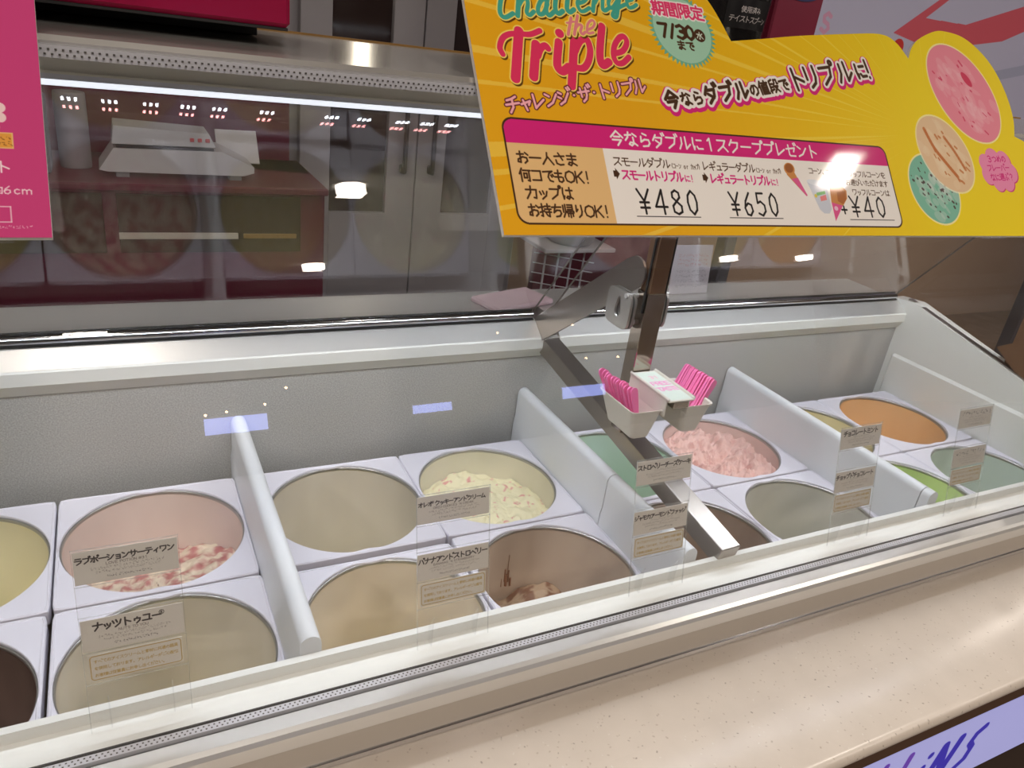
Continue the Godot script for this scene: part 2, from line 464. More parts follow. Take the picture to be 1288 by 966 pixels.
	"共": "1.4,2.8 8.6,2.8/.8,6.4 9.2,6.4/3.4,.8 3.4,6.4/6.6,.8 6.6,6.4/3.4,7 1.4,9.4/6.6,7 8.6,9.4", "通": "1,1 2.4,2.4/.6,4.4 2.4,4.4 2.4,7 .6,8.4/2.4,7.4 4.4,9 9.4,9.2/4,1 8.6,1 6.8,2.4/4.2,3 4.2,8/4.2,3 8.8,3 8.8,7.8/4.2,4.6 8.8,4.6/4.2,6.2 8.8,6.2/6.5,3 6.5,7.8",
	"器": "1.4,.8 4,.8 4,3.2 1.4,3.2 1.4,.8/6,.8 8.6,.8 8.6,3.2 6,3.2 6,.8/.8,5 9.2,5/5,3.6 4.6,5 1,7/5.4,5 9,7/1.4,7 4,7 4,9.4 1.4,9.4 1.4,7/6,7 8.6,7 8.6,9.4 6,9.4 6,7", "具": "2.4,.8 7.6,.8 7.6,6.2 2.4,6.2 2.4,.8/2.4,2.6 7.6,2.6/2.4,4.4 7.6,4.4/.8,7.4 9.2,7.4/3.4,7.8 1.6,9.4/6.6,7.8 8.4,9.4",
	"心": "1.4,4.4 1,7.4/3.4,2.6 3.6,8 5,9 7.4,8.8 7.8,7/5,1.6 6.2,3.4/8,3.6 9.2,6.4", "配": ".8,1.4 5,1.4/1,3.4 4.8,3.4 4.8,9.2 1,9.2 1,3.4/2.2,1.4 2.2,5/3.6,1.4 3.6,5/1,7 4.8,7/6,1.6 9,1.6 9,4.8 6,4.8 6,8.6 7,9.2 9.4,8.6",
	"客": "5,.4 5,1.8/1,3.4 1,2 9,2 9,3.4/4.4,2.8 1.8,5.2/4,3.6 7.4,3.6 1,7/4,4.4 9.2,7/3,6.8 7.2,6.8 7.2,9.2 3,9.2 3,6.8", "様": ".6,3 4,3/2.2,.8 2.2,9.4/2.2,3.4 .6,7/5.6,.8 6.2,1.8/8.4,.8 7.8,1.8/4.6,2.2 9.4,2.2/4.8,3.6 9.2,3.6/4.4,5 9.6,5/7,2.2 7,9 6,8.8/4.6,6.8 9.4,6.2/6.8,7 4.8,9/7.2,7 9.4,9",
	"従": "2.6,.6 .8,2.4/3,2.6 .8,5/2,4 2,9.6/4.8,.8 5.6,2.2/8.6,.8 7.6,2.2/3.8,3 9.4,3/6.6,3 6.6,9/6.6,5.6 9,5.6/5,5 4.8,7 3.6,9.2/4.8,7.4 6.4,9 9.4,9.2", "業": "3.8,.6 3.8,2.4/6.2,.6 6.2,2.4/1.8,1 2.6,2.2/8.2,1 7.4,2.2/1,2.6 9,2.6/1.8,4.2 8.2,4.2/2.2,5.4 7.8,5.4/.8,6.8 9.2,6.8/5,4.2 5,9.6/5,7 1.4,9.2/5,7 8.6,9.2",
	"員": "2.8,.8 7.2,.8 7.2,2.6 2.8,2.6 2.8,.8/2,3.6 8,3.6 8,7.8 2,7.8 2,3.6/2,5 8,5/2,6.4 8,6.4/3.6,8 1.6,9.6/6.4,8 8.4,9.6", "申": "1.8,2.2 8.2,2.2 8.2,7 1.8,7 1.8,2.2/1.8,4.6 8.2,4.6/5,.6 5,9.6", "出": "5,.8 5,9/2,1.8 2,4.4 8,4.4 8,1.8/1.4,6 1.4,9 8.6,9 8.6,6", "。": "2,7.6 3.2,8.4 2.4,9.4 1.2,8.6 2,7.6",
	"0": "5,1 2.8,2.6 2.2,5 2.8,7.6 5,9.2 7.2,7.6 7.8,5 7.2,2.6 5,1", "1": "3.6,2.6 5.4,1 5.4,9.2", "2": "2.2,2.6 4.8,1 7.6,2.8 6.6,5 2.2,9.2 8,9.2", "3": "2.2,2 5,1 7.4,2.4 7,4.4 4.4,4.8/4.4,4.8 7.4,5.6 7.6,7.8 5,9.2 2,8.2",
	"4": "6.4,9.2 6.4,1 1.6,6.8 8.6,6.8", "5": "7.6,1 3,1 2.6,4.6 5,4 7.6,5.4 7.6,7.6 5,9.2 2.2,8.4", "6": "6.8,1 3.4,4 2.2,6.6 3.2,8.8 5.4,9.2 7.6,7.6 7.2,5.4 5,4.8 2.6,6", "7": "2,1.2 8,1.2 4.6,9.2",
	"8": "5,4.8 2.8,3.4 3,1.8 5,1 7,1.8 7.2,3.4 5,4.8 2.4,6.4 2.6,8.4 5,9.2 7.4,8.4 7.6,6.4 5,4.8", "9": "3.2,9.2 6.6,6.2 7.8,3.6 6.8,1.4 4.6,1 2.4,2.6 2.8,4.8 5,5.4 7.4,4.2",
	"¥": "1.6,1 5,5 8.4,1/5,5 5,9.2/2.4,5.4 7.6,5.4/2.4,7.2 7.6,7.2", "+": "5,2.6 5,8/2.2,5.3 7.8,5.3", "!": "5,1 5,6.4/5,8.9 5,9.1", "?": "2.6,2.6 5,1 7.4,2.6 6.6,4.6 5,5.8 5,6.6/5,8.9 5,9.1", "/": "6.6,1 3.4,9.4", "(": "6.5,1 4.6,5 6.5,9", ")": "3.5,1 5.4,5 3.5,9", "#": "3.4,1.4 2.6,9/7.2,1.4 6.4,9/1.4,3.8 8.8,3.8/1,6.6 8.4,6.6", "'": "5,1 5,2.6", "、": "2,7.6 3.4,9.2",
	"A": "1.4,9.2 5,1 8.6,9.2/2.8,6.2 7.2,6.2", "B": "2,1 2,9.2 6.6,9.2 8,7.2 6.6,5 2,5/6,5 7.2,3 6,1 2,1", "C": "8,2.4 5.4,1 2.6,2.4 1.6,5 2.6,7.8 5.4,9.2 8.2,7.8", "D": "2,1 2,9.2 5.4,9.2 8.2,7 8.2,3.2 5.4,1 2,1", "E": "7.6,1 2.2,1 2.2,9.2 7.8,9.2/2.2,5 7,5", "F": "7.6,1 2.2,1 2.2,9.2/2.2,5 7,5",
	"H": "2,1 2,9.2/8,1 8,9.2/2,5 8,5", "I": "5,1 5,9.2", "K": "2,1.2 2,9.2/8,1.2 2,5.8/4,4.6 8.2,9.2", "L": "2.4,1 2.4,9.2 7.8,9.2", "M": "1.4,9.2 1.8,1 5,7 8.2,1 8.6,9.2", "N": "2,9.2 2,1 8,9.2 8,1", "O": "5,1.2 2,2.4 1,5.2 2,8 5,9.2 8,8 9,5.2 8,2.4 5,1.2", "P": "2.2,9.2 2.2,1 6.4,1 8,3 6.4,5.2 2.2,5.2",
	"R": "2.2,9.2 2.2,1 6.4,1 8,3 6.4,5 2.2,5/5,5 8,9.2", "S": "7.8,2.2 5,1 2.4,2.4 3,4.4 6.8,5.6 8,7.4 5.4,9.2 2,8", "T": "1.2,1 8.8,1/5,1 5,9.2", "U": "2,1 2,7 5,9.2 8,7 8,1", "V": "1.2,1 5,9.2 8.8,1", "W": ".8,1 2.8,9.2 5,3 7.2,9.2 9.2,1", "Y": "1.6,1 5,5 8.4,1/5,5 5,9.2", "X": "1.6,1 8.4,9.2/8.4,1 1.6,9.2",
	"c": "7,4.8 5,4 3,5 2.6,6.6 3.2,8.4 5,9.2 7,8.4", "m": "1,4.2 1,9.2/1,5.2 3,4.2 4.8,5.4 4.8,9.2/4.8,5.4 7,4.2 8.8,5.4 8.8,9.2", "o": "5,4 3,5 2.6,6.6 3.2,8.4 5,9.2 7,8.2 7.4,6.6 7,4.8 5,4", "r": "3.4,4.2 3.4,9.2/3.4,6 4.8,4.4 6.8,4.2",
}
const VOICED := {"ガ": "カ", "ギ": "キ", "ゲ": "ケ", "ザ": "サ", "ジ": "シ", "ズ": "ス", "ゼ": "セ", "ダ": "タ", "デ": "テ", "ド": "ト", "バ": "ハ", "ブ": "フ", "ベ": "ヘ", "ボ": "ホ", "だ": "た", "び": "ひ", "べ": "へ", "が": "か", "ご": "こ", "ぶ": "ふ"}
const PLOSIVE := {"パ": "ハ", "プ": "フ", "ペ": "ヘ", "ポ": "ホ"}
const SMALL := {"ャ": "ヤ", "ュ": "ユ", "ョ": "ヨ", "ッ": "ツ", "ァ": "ア", "ィ": "イ", "ゥ": "ウ", "ェ": "エ"}

func strokes_of(ch: String) -> Array:
	var base: String = VOICED.get(ch, PLOSIVE.get(ch, SMALL.get(ch, ch)))
	if ch == "®":
		var ring := []
		for i in 9:
			ring.append(Vector2(3 + 2.4 * cos(TAU * i / 8), 2.6 + 2.4 * sin(TAU * i / 8)))
		return [ring, [Vector2(2.2, 4), Vector2(2.2, 1.4), Vector2(3.6, 1.6), Vector2(3.6, 2.6), Vector2(2.2, 2.8), Vector2(3.8, 4)]]
	if not STROKES.has(base):
		return []
	var out := []
	for s: String in STROKES[base].split("/"):
		var one := []
		for q: String in s.split(" "):
			var xy := q.split(",")
			var v := Vector2(float(xy[0]), float(xy[1]))
			if SMALL.has(ch):
				v = Vector2(1.6 + v.x * 0.72, 2.8 + v.y * 0.72)
			elif VOICED.has(ch) or PLOSIVE.has(ch):
				v = Vector2(v.x * 0.94, 0.5 + v.y * 0.95)
			one.append(v)
		out.append(one)
	if VOICED.has(ch):
		out.append([Vector2(7.9, 0.1), Vector2(8.6, 1.6)])
		out.append([Vector2(9.3, -0.3), Vector2(10, 1.2)])
	elif PLOSIVE.has(ch):
		var ring := []
		for i in 9:
			ring.append(Vector2(9.2 + 0.85 * cos(TAU * i / 8), 0.8 + 0.85 * sin(TAU * i / 8)))
		out.append(ring)
	return out

# writes text from at (the baseline's left end); size is the height of a sign; layers are [pen half width, colour] pairs from the back to the front
func write(c: Canvas, text: String, at: Vector2, size: float, layers: Array, advance := 1.0, slope := 0.0, across := 1.0, lean := 0.0, spread := {}) -> float:
	var ux := Vector2(cos(slope), sin(slope))
	var uy := Vector2(-ux.y, ux.x)
	var end := 0.0
	for layer: Array in layers:
		var x := 0.0
		for i in text.length():
			var ch := text[i]
			var step: float = advance
			var sz := size
			if ch == " ":
				x += size * 0.4
				continue
			if ch in "!('), ":
				step = advance * 0.62
			elif ch == "・" or ch == "I":
				step = advance * 0.62
			elif ch == "O" and text.contains("OK!"):
				step = advance * 0.92
			elif ch == "K" and text.contains("OK!"):
				step = advance * 0.82
			elif ch == "®":
				step = advance * 0.5
			elif ch in "ィッョャュ":
				step = advance * 0.88
			for s: Array in strokes_of(ch):
				for j in s.size() - 1:
					var a: Vector2 = s[j]
					var b: Vector2 = s[j + 1]
					var off := (advance - step) * 5.0 / maxf(advance, 0.1)
					var pa := at + ux * (x + (a.x - off) * 0.1 * sz * across + lean * (10 - a.y) * 0.1 * sz) + uy * ((9.4 - a.y) * 0.1 * sz)
					var pb := at + ux * (x + (b.x - off) * 0.1 * sz * across + lean * (10 - b.y) * 0.1 * sz) + uy * ((9.4 - b.y) * 0.1 * sz)
					c.bar(pa, pb, layer[0] * (0.35 if ch == "®" else 1.0), layer[1])
			x += size * step * across
		end = x
	return end

# lines of print too small to read in the photograph: rows of short pen marks
func fine_print(c: Canvas, at: Vector2, length: float, size: float, col: Color, slope := 0.0, seed_value := 1) -> void:
	var r := RandomNumberGenerator.new()
	r.seed = seed_value
	var ux := Vector2(cos(slope), sin(slope))
	var uy := Vector2(-ux.y, ux.x)
	var x := 0.0
	while x < length:
		for k in 3:
			var a := Vector2(r.randf_range(0.1, 0.8), r.randf_range(0.05, 0.95)) * size
			var b := a + Vector2(r.randf_range(-0.1, 0.5), r.randf_range(-0.5, 0.5)) * size
			c.bar(at + ux * (x + a.x) + uy * a.y, at + ux * (x + b.x) + uy * clampf(b.y, 0, size), size * 0.055, col)
		x += size * 0.98

# ------------------------------------------------------------------ the scene
func _ready() -> void:
	rng.seed = 31
	# camera
	var cam := Camera3D.new()
	cam.name = "camera"
	add_child(cam)
	cam.transform = Transform3D(Basis(Vector3(0.8912, 0.1232, 0.4365).normalized(), Vector3(0.0861, 0.8995, -0.4284), Vector3(-0.4465, 0.4183, 0.7910)).orthonormalized(), Vector3(0.1205, 0.7599, 0.9215))
	cam.fov = 53.55
	cam.near = 0.02
	cam.far = 60.0
	cam.current = true
	# sky, exposure: indoors, the sky is shut out by walls and ceiling
	var we := WorldEnvironment.new()
	we.name = "world"
	var e := Environment.new()
	e.background_mode = Environment.BG_COLOR
	e.background_color = Color(0.02, 0.02, 0.02)
	e.tonemap_mode = Environment.TONE_MAPPER_LINEAR
	e.tonemap_exposure = EXPOSURE
	e.sdfgi_enabled = true
	e.ssao_enabled = true
	e.ssil_enabled = true
	we.environment = e
	add_child(we)
	build_lights()
	led_track()
	build_room()
	build_case()
	build_dividers()
	build_tubs()
	build_counter()
	build_signs()
	build_plates()
	build_spoons()
	build_deck_things()
	build_back_room()
	build_street()

const EXPOSURE := 0.92
const LED_ENERGY := 0.42
const LAMP_ENERGY := 1.15
const LAMP_COLOUR := Color(1.0, 0.955, 0.905)
const LED_COLOUR := Color(0.93, 0.96, 1.0)

func downlight(x: float, z: float, r: float, energy: float, label: String, drop := 0.004) -> void:
	var t := thing("ceiling_downlight", label, "ceiling lamp", Vector3(x, CEIL_Y, z), "round downlights in the ceiling")
	part(t, "trim_ring", lathe([r, 0.0, r + 0.025, 0.0, r + 0.022, -0.008, r, -0.01, r - 0.004, 0.0], 32), mat("lamp_trim", c8(225, 222, 215), 0.5))
	var st := mb()
	if drop > 0.01:
		rings(st, [circle(r - 0.004, 0.0, 32), circle(r - 0.004, -drop * 0.8, 32), circle(r - 0.016, -drop, 32)], true, false)
		cap(st, circle(r - 0.016, -drop, 32), false)
	else:
		cap(st, circle(r - 0.004, -drop, 32), false)
	part(t, "glowing_lens", done(st), glow("downlight_glow", LAMP_COLOUR, 16.0))
	var l := AreaLight3D.new()
	l.name = "lamp"
	l.light_color = LAMP_COLOUR
	l.light_energy = energy
	l.area_size = Vector2(r * 1.7, r * 1.7)
	l.area_normalize_energy = true
	l.area_range = 30.0
	l.area_attenuation = 2.0
	l.shadow_enabled = true
	t.add_child(l)
	l.position = Vector3(0, -drop - 0.008, 0)
	l.rotation = Vector3(-PI / 2, 0, 0)

func build_lights() -> void:
	# over the shop and its counter
	var n := 0
	for q in [[-1.35, 0.95], [0.25, 1.25], [2.35, 0.73], [3.6, 1.6], [-0.6, 2.3], [1.3, 2.2], [3.2, 2.3]]:
		downlight(q[0], q[1], 0.075, LAMP_ENERGY, "round ceiling downlight over the counter, number %s from the left" % ["one", "two", "three", "four", "five", "six", "seven"][n])
		n += 1
	# behind the cabinet
	downlight(0.0, -0.21, 0.075, LAMP_ENERGY * 0.3, "round ceiling downlight straight above the cabinet")
	downlight(0.96, -1.05, 0.075, LAMP_ENERGY * 0.08, "round ceiling downlight over the staff side, left")
	downlight(3.28, -1.16, 0.075, LAMP_ENERGY * 0.25, "round ceiling downlight over the staff side, right")
	downlight(4.6, -1.4, 0.075, LAMP_ENERGY * 2.8, "unseen ceiling downlight added far right to brighten the back wall")  # added fill lamp, out of view: lifts the dark wall behind the right end
	downlight(5.4, 0.6, 0.075, LAMP_ENERGY * 0.7, "unseen ceiling downlight added right of the cabinet to brighten the far right")  # another added lamp out of view, only there to brighten the right background
	# down the passage, seen mirrored in the front glass
	downlight(1.64, 4.85, 0.11, LAMP_ENERGY * 0.2, "round passage downlight mirrored largest in the front glass", 0.07)
	downlight(2.22, 8.84, 0.14, LAMP_ENERGY * 0.2, "round passage downlight mirrored below the largest one", 0.07)
	downlight(8.70, 8.68, 0.14, LAMP_ENERGY * 0.2, "round passage downlight mirrored under the yellow board", 0.07)
	downlight(10.39, 8.71, 0.14, LAMP_ENERGY * 0.2, "round passage downlight mirrored rightmost under the yellow board", 0.07)

func led_track() -> void:
	var t := thing("ceiling_light_track", "long ceiling light track whose small square lamps show as dots in the glass", "light track", Vector3(0, CEIL_Y, 3.38))
	part(t, "rail", box_mesh(Vector3(0.9, -0.014, 0), Vector3(2.3, 0.028, 0.22), 0.003), mat("track_black", c8(30, 28, 30), 0.6))
	var chip := box_mesh(Vector3.ZERO, Vector3(0.011, 0.005, 0.008), 0.0)
	for row in 2:
		for x in [-0.02, 0.14, 0.31, 0.47, 0.61, 0.83, 1.15, 1.32, 1.53, 1.67, 1.81]:
			for i in 3:
				for j in 2:
					part(t, "lamp_chip", chip, glow("track_lamp_white", Color(0.92, 0.95, 1.0), 26.0) if row == 0 else glow("track_lamp_pink", Color(1.0, 0.66, 0.66), 16.0), Vector3(x + (i - 1) * 0.026, -0.030, -0.045 + row * 0.11 + j * 0.020))

func build_room() -> void:
	var x0 := -4.0
	var x1 := 12.0
	var z0 := -2.6
	var z1 := 10.0
	var floor_m := speckled("floor_tile", c8(112, 96, 84), c8(138, 122, 108), 0.02, 0.7, 0.35)
	structure("floor", box_mesh(Vector3((x0 + x1) / 2, FLOOR_Y - 0.1, (z0 + z1) / 2), Vector3(x1 - x0, 0.2, z1 - z0), 0.0), floor_m)
	structure("ceiling", box_mesh(Vector3((x0 + x1) / 2, CEIL_Y + 0.1, (z0 + z1) / 2), Vector3(x1 - x0, 0.2, z1 - z0), 0.0), mat("ceiling_paint", c8(150, 146, 140), 0.9))
	structure("wall_back", box_mesh(Vector3((x0 + x1) / 2, 0.45, z0 - 0.1), Vector3(x1 - x0 + 0.4, 2.8, 0.2), 0.0), mat("wall_plum", c8(186, 162, 142), 0.8))
	structure("wall_left", box_mesh(Vector3(x0 - 0.1, 0.45, (z0 + z1) / 2), Vector3(0.2, 2.8, z1 - z0), 0.0), mat("wall_warm", c8(150, 132, 116), 0.8))
	structure("wall_right", box_mesh(Vector3(x1 + 0.1, 0.45, (z0 + z1) / 2), Vector3(0.2, 2.8, z1 - z0), 0.0), mat("wall_brown", c8(126, 100, 82), 0.8))
	structure("wall_front", box_mesh(Vector3((x0 + x1) / 2, 0.45, z1 + 0.1), Vector3(x1 - x0 + 0.4, 2.8, 0.2), 0.0), mat("wall_passage", c8(52, 46, 44), 0.8))

# ------------------------------------------------------------------ the display cabinet
func fg(y: float, off := 0.0) -> float:
	return 0.316 - (y - 0.06) * tan(deg_to_rad(GLASS_LEAN)) + off

func rg(y: float, off := 0.0) -> float:
	return -0.335 + (y - 0.252) * tan(deg_to_rad(REAR_LEAN)) + off

func sheet(x0: float, x1: float, y0: float, z0: float, y1: float, z1: float, thick: float) -> ArrayMesh:
	# a flat rectangular pane between two level lines
	var u := Vector3(0, y1 - y0, z1 - z0)
	var n := Vector3(1, 0, 0).cross(u).normalized() * thick
	var st := mb()
	prism(st, pv([0, 0, x1 - x0, 0, x1 - x0, 1, 0, 1]), Vector3(x0, y0, z0), Vector3(1, 0, 0), u, n)
	return done(st)

func build_case() -> void:
	var white := mat("white_enamel", c8(232, 232, 226), 0.35)
	var liner := speckled("well_liner", c8(156, 154, 149), c8(202, 200, 194), 0.12, 5.0, 0.6)
	var brushed := steel("brushed_steel", c8(228, 227, 224), 0.36, 0.6)
	var chrome := mat("chrome", c8(225, 226, 230), 0.12, 1.0)
	var dark_steel := steel("bronze_steel", c8(168, 160, 152), 0.30, 0.9)
	var black := mat("black_rubber", c8(26, 24, 22), 0.6)
	var c := thing("ice_cream_display_case", "long glass fronted ice cream cabinet with white well and steel rails", "display case")
	# the well
	part(c, "well_back", run_x([-0.305, -0.3, -0.305, 0.176, -0.292, 0.192, -0.292, 0.2135, -0.345, 0.2135, -0.345, -0.3], CASE_X0, CASE_X1), liner)
	part(c, "well_rim", run_x([-0.2905, 0.19, -0.289, 0.192, -0.289, 0.2125, -0.292, 0.2155, -0.31, 0.2155, -0.31, 0.186, -0.3035, 0.173, -0.3035, 0.170], CASE_X0, 0.866), white)
	part(c, "well_rim", run_x([-0.2905, 0.19, -0.289, 0.192, -0.289, 0.2125, -0.292, 0.2155, -0.31, 0.2155, -0.31, 0.186, -0.3035, 0.173, -0.3035, 0.170], 0.898, CASE_X1), white)
	part(c, "well_floor", box_mesh(Vector3((CASE_X0 + CASE_X1) / 2, -0.31, 0.0), Vector3(CASE_X1 - CASE_X0, 0.02, 0.66), 0.0), white)
	part(c, "outer_shell", box_mesh(Vector3((CASE_X0 + CASE_X1) / 2, -0.59, -0.03), Vector3(CASE_X1 - CASE_X0 + 0.08, 0.54, 0.72), 0.004), mat("shell", c8(205, 196, 184), 0.5))
	# front ledge: nose, step and shelf, then the steel capping
	part(c, "front_ledge", run_x([0.252, 0.076, 0.256, 0.0805, 0.265, 0.0805, 0.2655, 0.066, 0.3005, 0.066, 0.3005, -0.3, 0.284, -0.3, 0.284, 0.04, 0.252, 0.066], CASE_X0, CASE_X1), white)
	part(c, "glass_gasket", run_x([0.3155, 0.045, 0.3155, 0.0600, 0.3192, 0.0600, 0.3192, 0.045], CASE_X0, CASE_X1), mat("gasket_grey", c8(74, 70, 68), 0.5))
	part(c, "glass_gasket", run_x([0.3005, 0.05, 0.3005, 0.0665, 0.3022, 0.0665, 0.3022, 0.05], CASE_X0, CASE_X1), black)
	part(c, "steel_capping", run_x([0.3195, 0.03, 0.3195, 0.0665, 0.337, 0.0665, 0.3425, 0.064, 0.345, 0.059, 0.345, 0.041, 0.340, 0.041, 0.340, 0.03], CASE_X0, CASE_X1), brushed)
	part(c, "front_panel", run_x([0.318, -0.30, 0.318, 0.041, 0.3445, 0.041, 0.3445, -0.30], CASE_X0, CASE_X1), mat("beige_panel", c8(186, 177, 166), 0.45))
	part(c, "panel_trim", run_x([0.3445, 0.0005, 0.3445, 0.0065, 0.3475, 0.0055, 0.349, 0.0005], CASE_X0, CASE_X1), chrome)
	# rear sill
	part(c, "rear_sill", run_x([-0.31, 0.2158, -0.292, 0.2158, -0.327, 0.2405, -0.50, 0.2405, -0.50, 0.18, -0.345, 0.18, -0.345, 0.2], CASE_X0, 0.855), brushed)
	part(c, "rear_sill", run_x([-0.31, 0.2158, -0.292, 0.2158, -0.327, 0.2405, -0.50, 0.2405, -0.50, 0.18, -0.345, 0.18, -0.345, 0.2], 0.898, CASE_X1), brushed)
	for b in [[CASE_X0, 0.850], [0.892, CASE_X1 - 0.01]]:
		var st := mb()
		rod(st, Vector3(b[0], 0.2475, -0.332), Vector3(b[1], 0.2475, -0.332), 0.0085, 20)
		part(c, "glass_channel", done(st), chrome)
		part(c, "channel_seal", run_x([-0.3225, 0.2405, -0.3225, 0.2425, -0.345, 0.2425, -0.345, 0.2405], b[0], b[1]), black)
		part(c, "channel_seal", run_x([-0.334, 0.2552, -0.3335, 0.2592, -0.3385, 0.2592, -0.3385, 0.2552], b[0], b[1]), black)
		# the rear glass leans towards the customer and mirrors the tubs
		part(c, "rear_glass", sheet(b[0], b[1], 0.258, rg(0.258), 0.648, rg(0.648), 0.004), pane("rear_clear_glass", 0.001, Color.WHITE, 0.43))
		for xe in ([b[1]] if b[0] < 0.5 else [b[0], b[1]]):
			part(c, "glass_edge", sheet(xe - 0.0005, xe + 0.0005, 0.258, rg(0.258), 0.648, rg(0.648), 0.004), mat("glass_edge", c8(120, 114, 106), 0.3))
	# end walls
	var prof := [-0.345, -0.32, -0.345, 0.242, -0.28, 0.248, 0.285, 0.118, 0.285, -0.32]
	var st2 := mb()
	prism(st2, pv(prof), Vector3(CASE_X1, 0, 0), Vector3(0, 0, 1), Vector3(0, 1, 0), Vector3(0.045, 0, 0))
	part(c, "end_wall", done(st2), white)
	st2 = mb()
	prism(st2, pv(prof), Vector3(CASE_X0 - 0.045, 0, 0), Vector3(0, 0, 1), Vector3(0, 1, 0), Vector3(0.045, 0, 0))
	part(c, "end_wall", done(st2), white)
	part(c, "side_glass", side_glass(CASE_X0 - 0.004), pane("clear_glass", 0.001, Color.WHITE, 0.46))
	st2 = mb()
	rbox(st2, Vector3(CASE_X1 + 0.002, 0.03, -0.01), Vector3(0.018, 0.15, 0.56), 0.008)
	part(c, "end_liner", done(st2), white)
	part(c, "end_rail", sheet(CASE_X1 + 0.004, CASE_X1 + 0.02, 0.252, -0.30, 0.126, 0.285, 0.006), dark_steel)
	part(c, "side_glass", side_glass(CASE_X1 + 0.03), pane("clear_glass", 0.001, Color.WHITE, 0.46))
	# front glass: two panes with a punched spacer bar along top and bottom
	var yb := 0.052
	var yt := 0.704
	part(c, "front_glass", sheet(CASE_X0, CASE_X1 + 0.02, yb, fg(yb, -0.003), yt, fg(yt, -0.003), 0.003), pane("clear_glass", 0.001, Color.WHITE, 0.46))
	part(c, "front_glass", sheet(CASE_X0, CASE_X1 + 0.02, yb, fg(yb, -0.0155), yt, fg(yt, -0.0155), 0.003), pane("clear_glass", 0.001, Color.WHITE, 0.46))
	spacer_bar(c, 0.0645, false)
	spacer_bar(c, 0.7035, true)
	# the top shelf
	part(c, "top_shelf", run_x([0.163, 0.7035, 0.166, 0.7065, 0.163, 0.711, -0.20, 0.719, -0.202, 0.717, -0.202, 0.703, 0.10, 0.697, 0.15, 0.7035], CASE_X0, CASE_X1 + 0.02), steel("shelf_steel", c8(216, 214, 210), 0.22, 0.7))
	part(c, "shelf_edge", run_x([-0.202, 0.703, -0.202, 0.7215, -0.206, 0.7215, -0.206, 0.703], CASE_X0, CASE_X1 + 0.02), mat("shelf_wood", c8(150, 112, 52), 0.5))
	# lamp bars under the shelf
	for b in [[CASE_X0 + 0.01, BAY_X - 0.03], [BAY_X + 0.03, CASE_X1 - 0.01]]:
		part(c, "lamp_housing", run_x([-0.03, 0.697, 0.02, 0.697, 0.02, 0.6665, 0.012, 0.6655, 0.012, 0.6625, -0.03, 0.6625], b[0], b[1]), mat("lamp_grey", c8(206, 203, 190), 0.5))
		part(c, "lamp_lens", run_x([0.012, 0.6612, 0.0208, 0.6618, 0.0195, 0.6562, 0.014, 0.6555, 0.012, 0.658], b[0], b[1]), glow("lamp_lens_glow", LED_COLOUR, 1.1))
		part(c, "lamp_lip", run_x([0.012, 0.6672, 0.0215, 0.6672, 0.0209, 0.6619, 0.012, 0.6613], b[0], b[1]), mat("lamp_lip", c8(196, 198, 208), 0.3))
		part(c, "lamp_bead", run_x([0.019, 0.6695, 0.0225, 0.6695, 0.0225, 0.6672, 0.019, 0.6672], b[0], b[1]), mat("lamp_grey", c8(206, 203, 190), 0.5))
		var x: float = b[0] + 0.03
		while x < b[1] - 0.02:
			part(c, "led_module", box_mesh(Vector3(x, 0.6615, -0.0025), Vector3(0.017, 0.002, 0.010), 0.0), glow("led_chip", LED_COLOUR, 14.0))
			x += 0.062
		var a := AreaLight3D.new()
		a.name = "led_light"
		a.area_size = Vector2(b[1] - b[0], 0.02)
		a.light_color = LED_COLOUR
		a.light_energy = LED_ENERGY
		a.area_normalize_energy = true
		a.shadow_enabled = true
		c.add_child(a, true)
		a.position = Vector3((b[0] + b[1]) / 2, 0.659, -0.003)
		a.rotation = Vector3(-PI / 2, 0, 0)
	support(c, BAY_X, dark_steel, brushed, 0.024)
	var sb := mb()
	prism(sb, pv([-0.045, 0.222, 0.10, 0.33, 0.10, 0.155, 0.045, 0.165]), Vector3(CASE_X1 + 0.006, 0, 0), Vector3(0, 0, 1), Vector3(0, 1, 0), Vector3(0.03, 0, 0))
	part(c, "end_bracket", done(sb), mat("post_bronze", c8(140, 108, 84), 0.35, 0.7))
	part(c, "end_post", box_mesh(Vector3(CASE_X1 + 0.04, 0.40, -0.012), Vector3(0.03, 0.6, 0.025), 0.001), mat("post_bronze", c8(140, 108, 84), 0.35, 0.7))

func side_glass(x: float) -> ArrayMesh:
	var st := mb()
	var a := Vector3(x, 0.25, -0.33)
	var b := Vector3(x, 0.13, 0.28)
	var d := Vector3(x, 0.69, fg(0.69, -0.02))
	var e2 := Vector3(x, 0.65, rg(0.65))
	tri(st, a, e2, d); tri(st, a, d, b)
	return done(st)

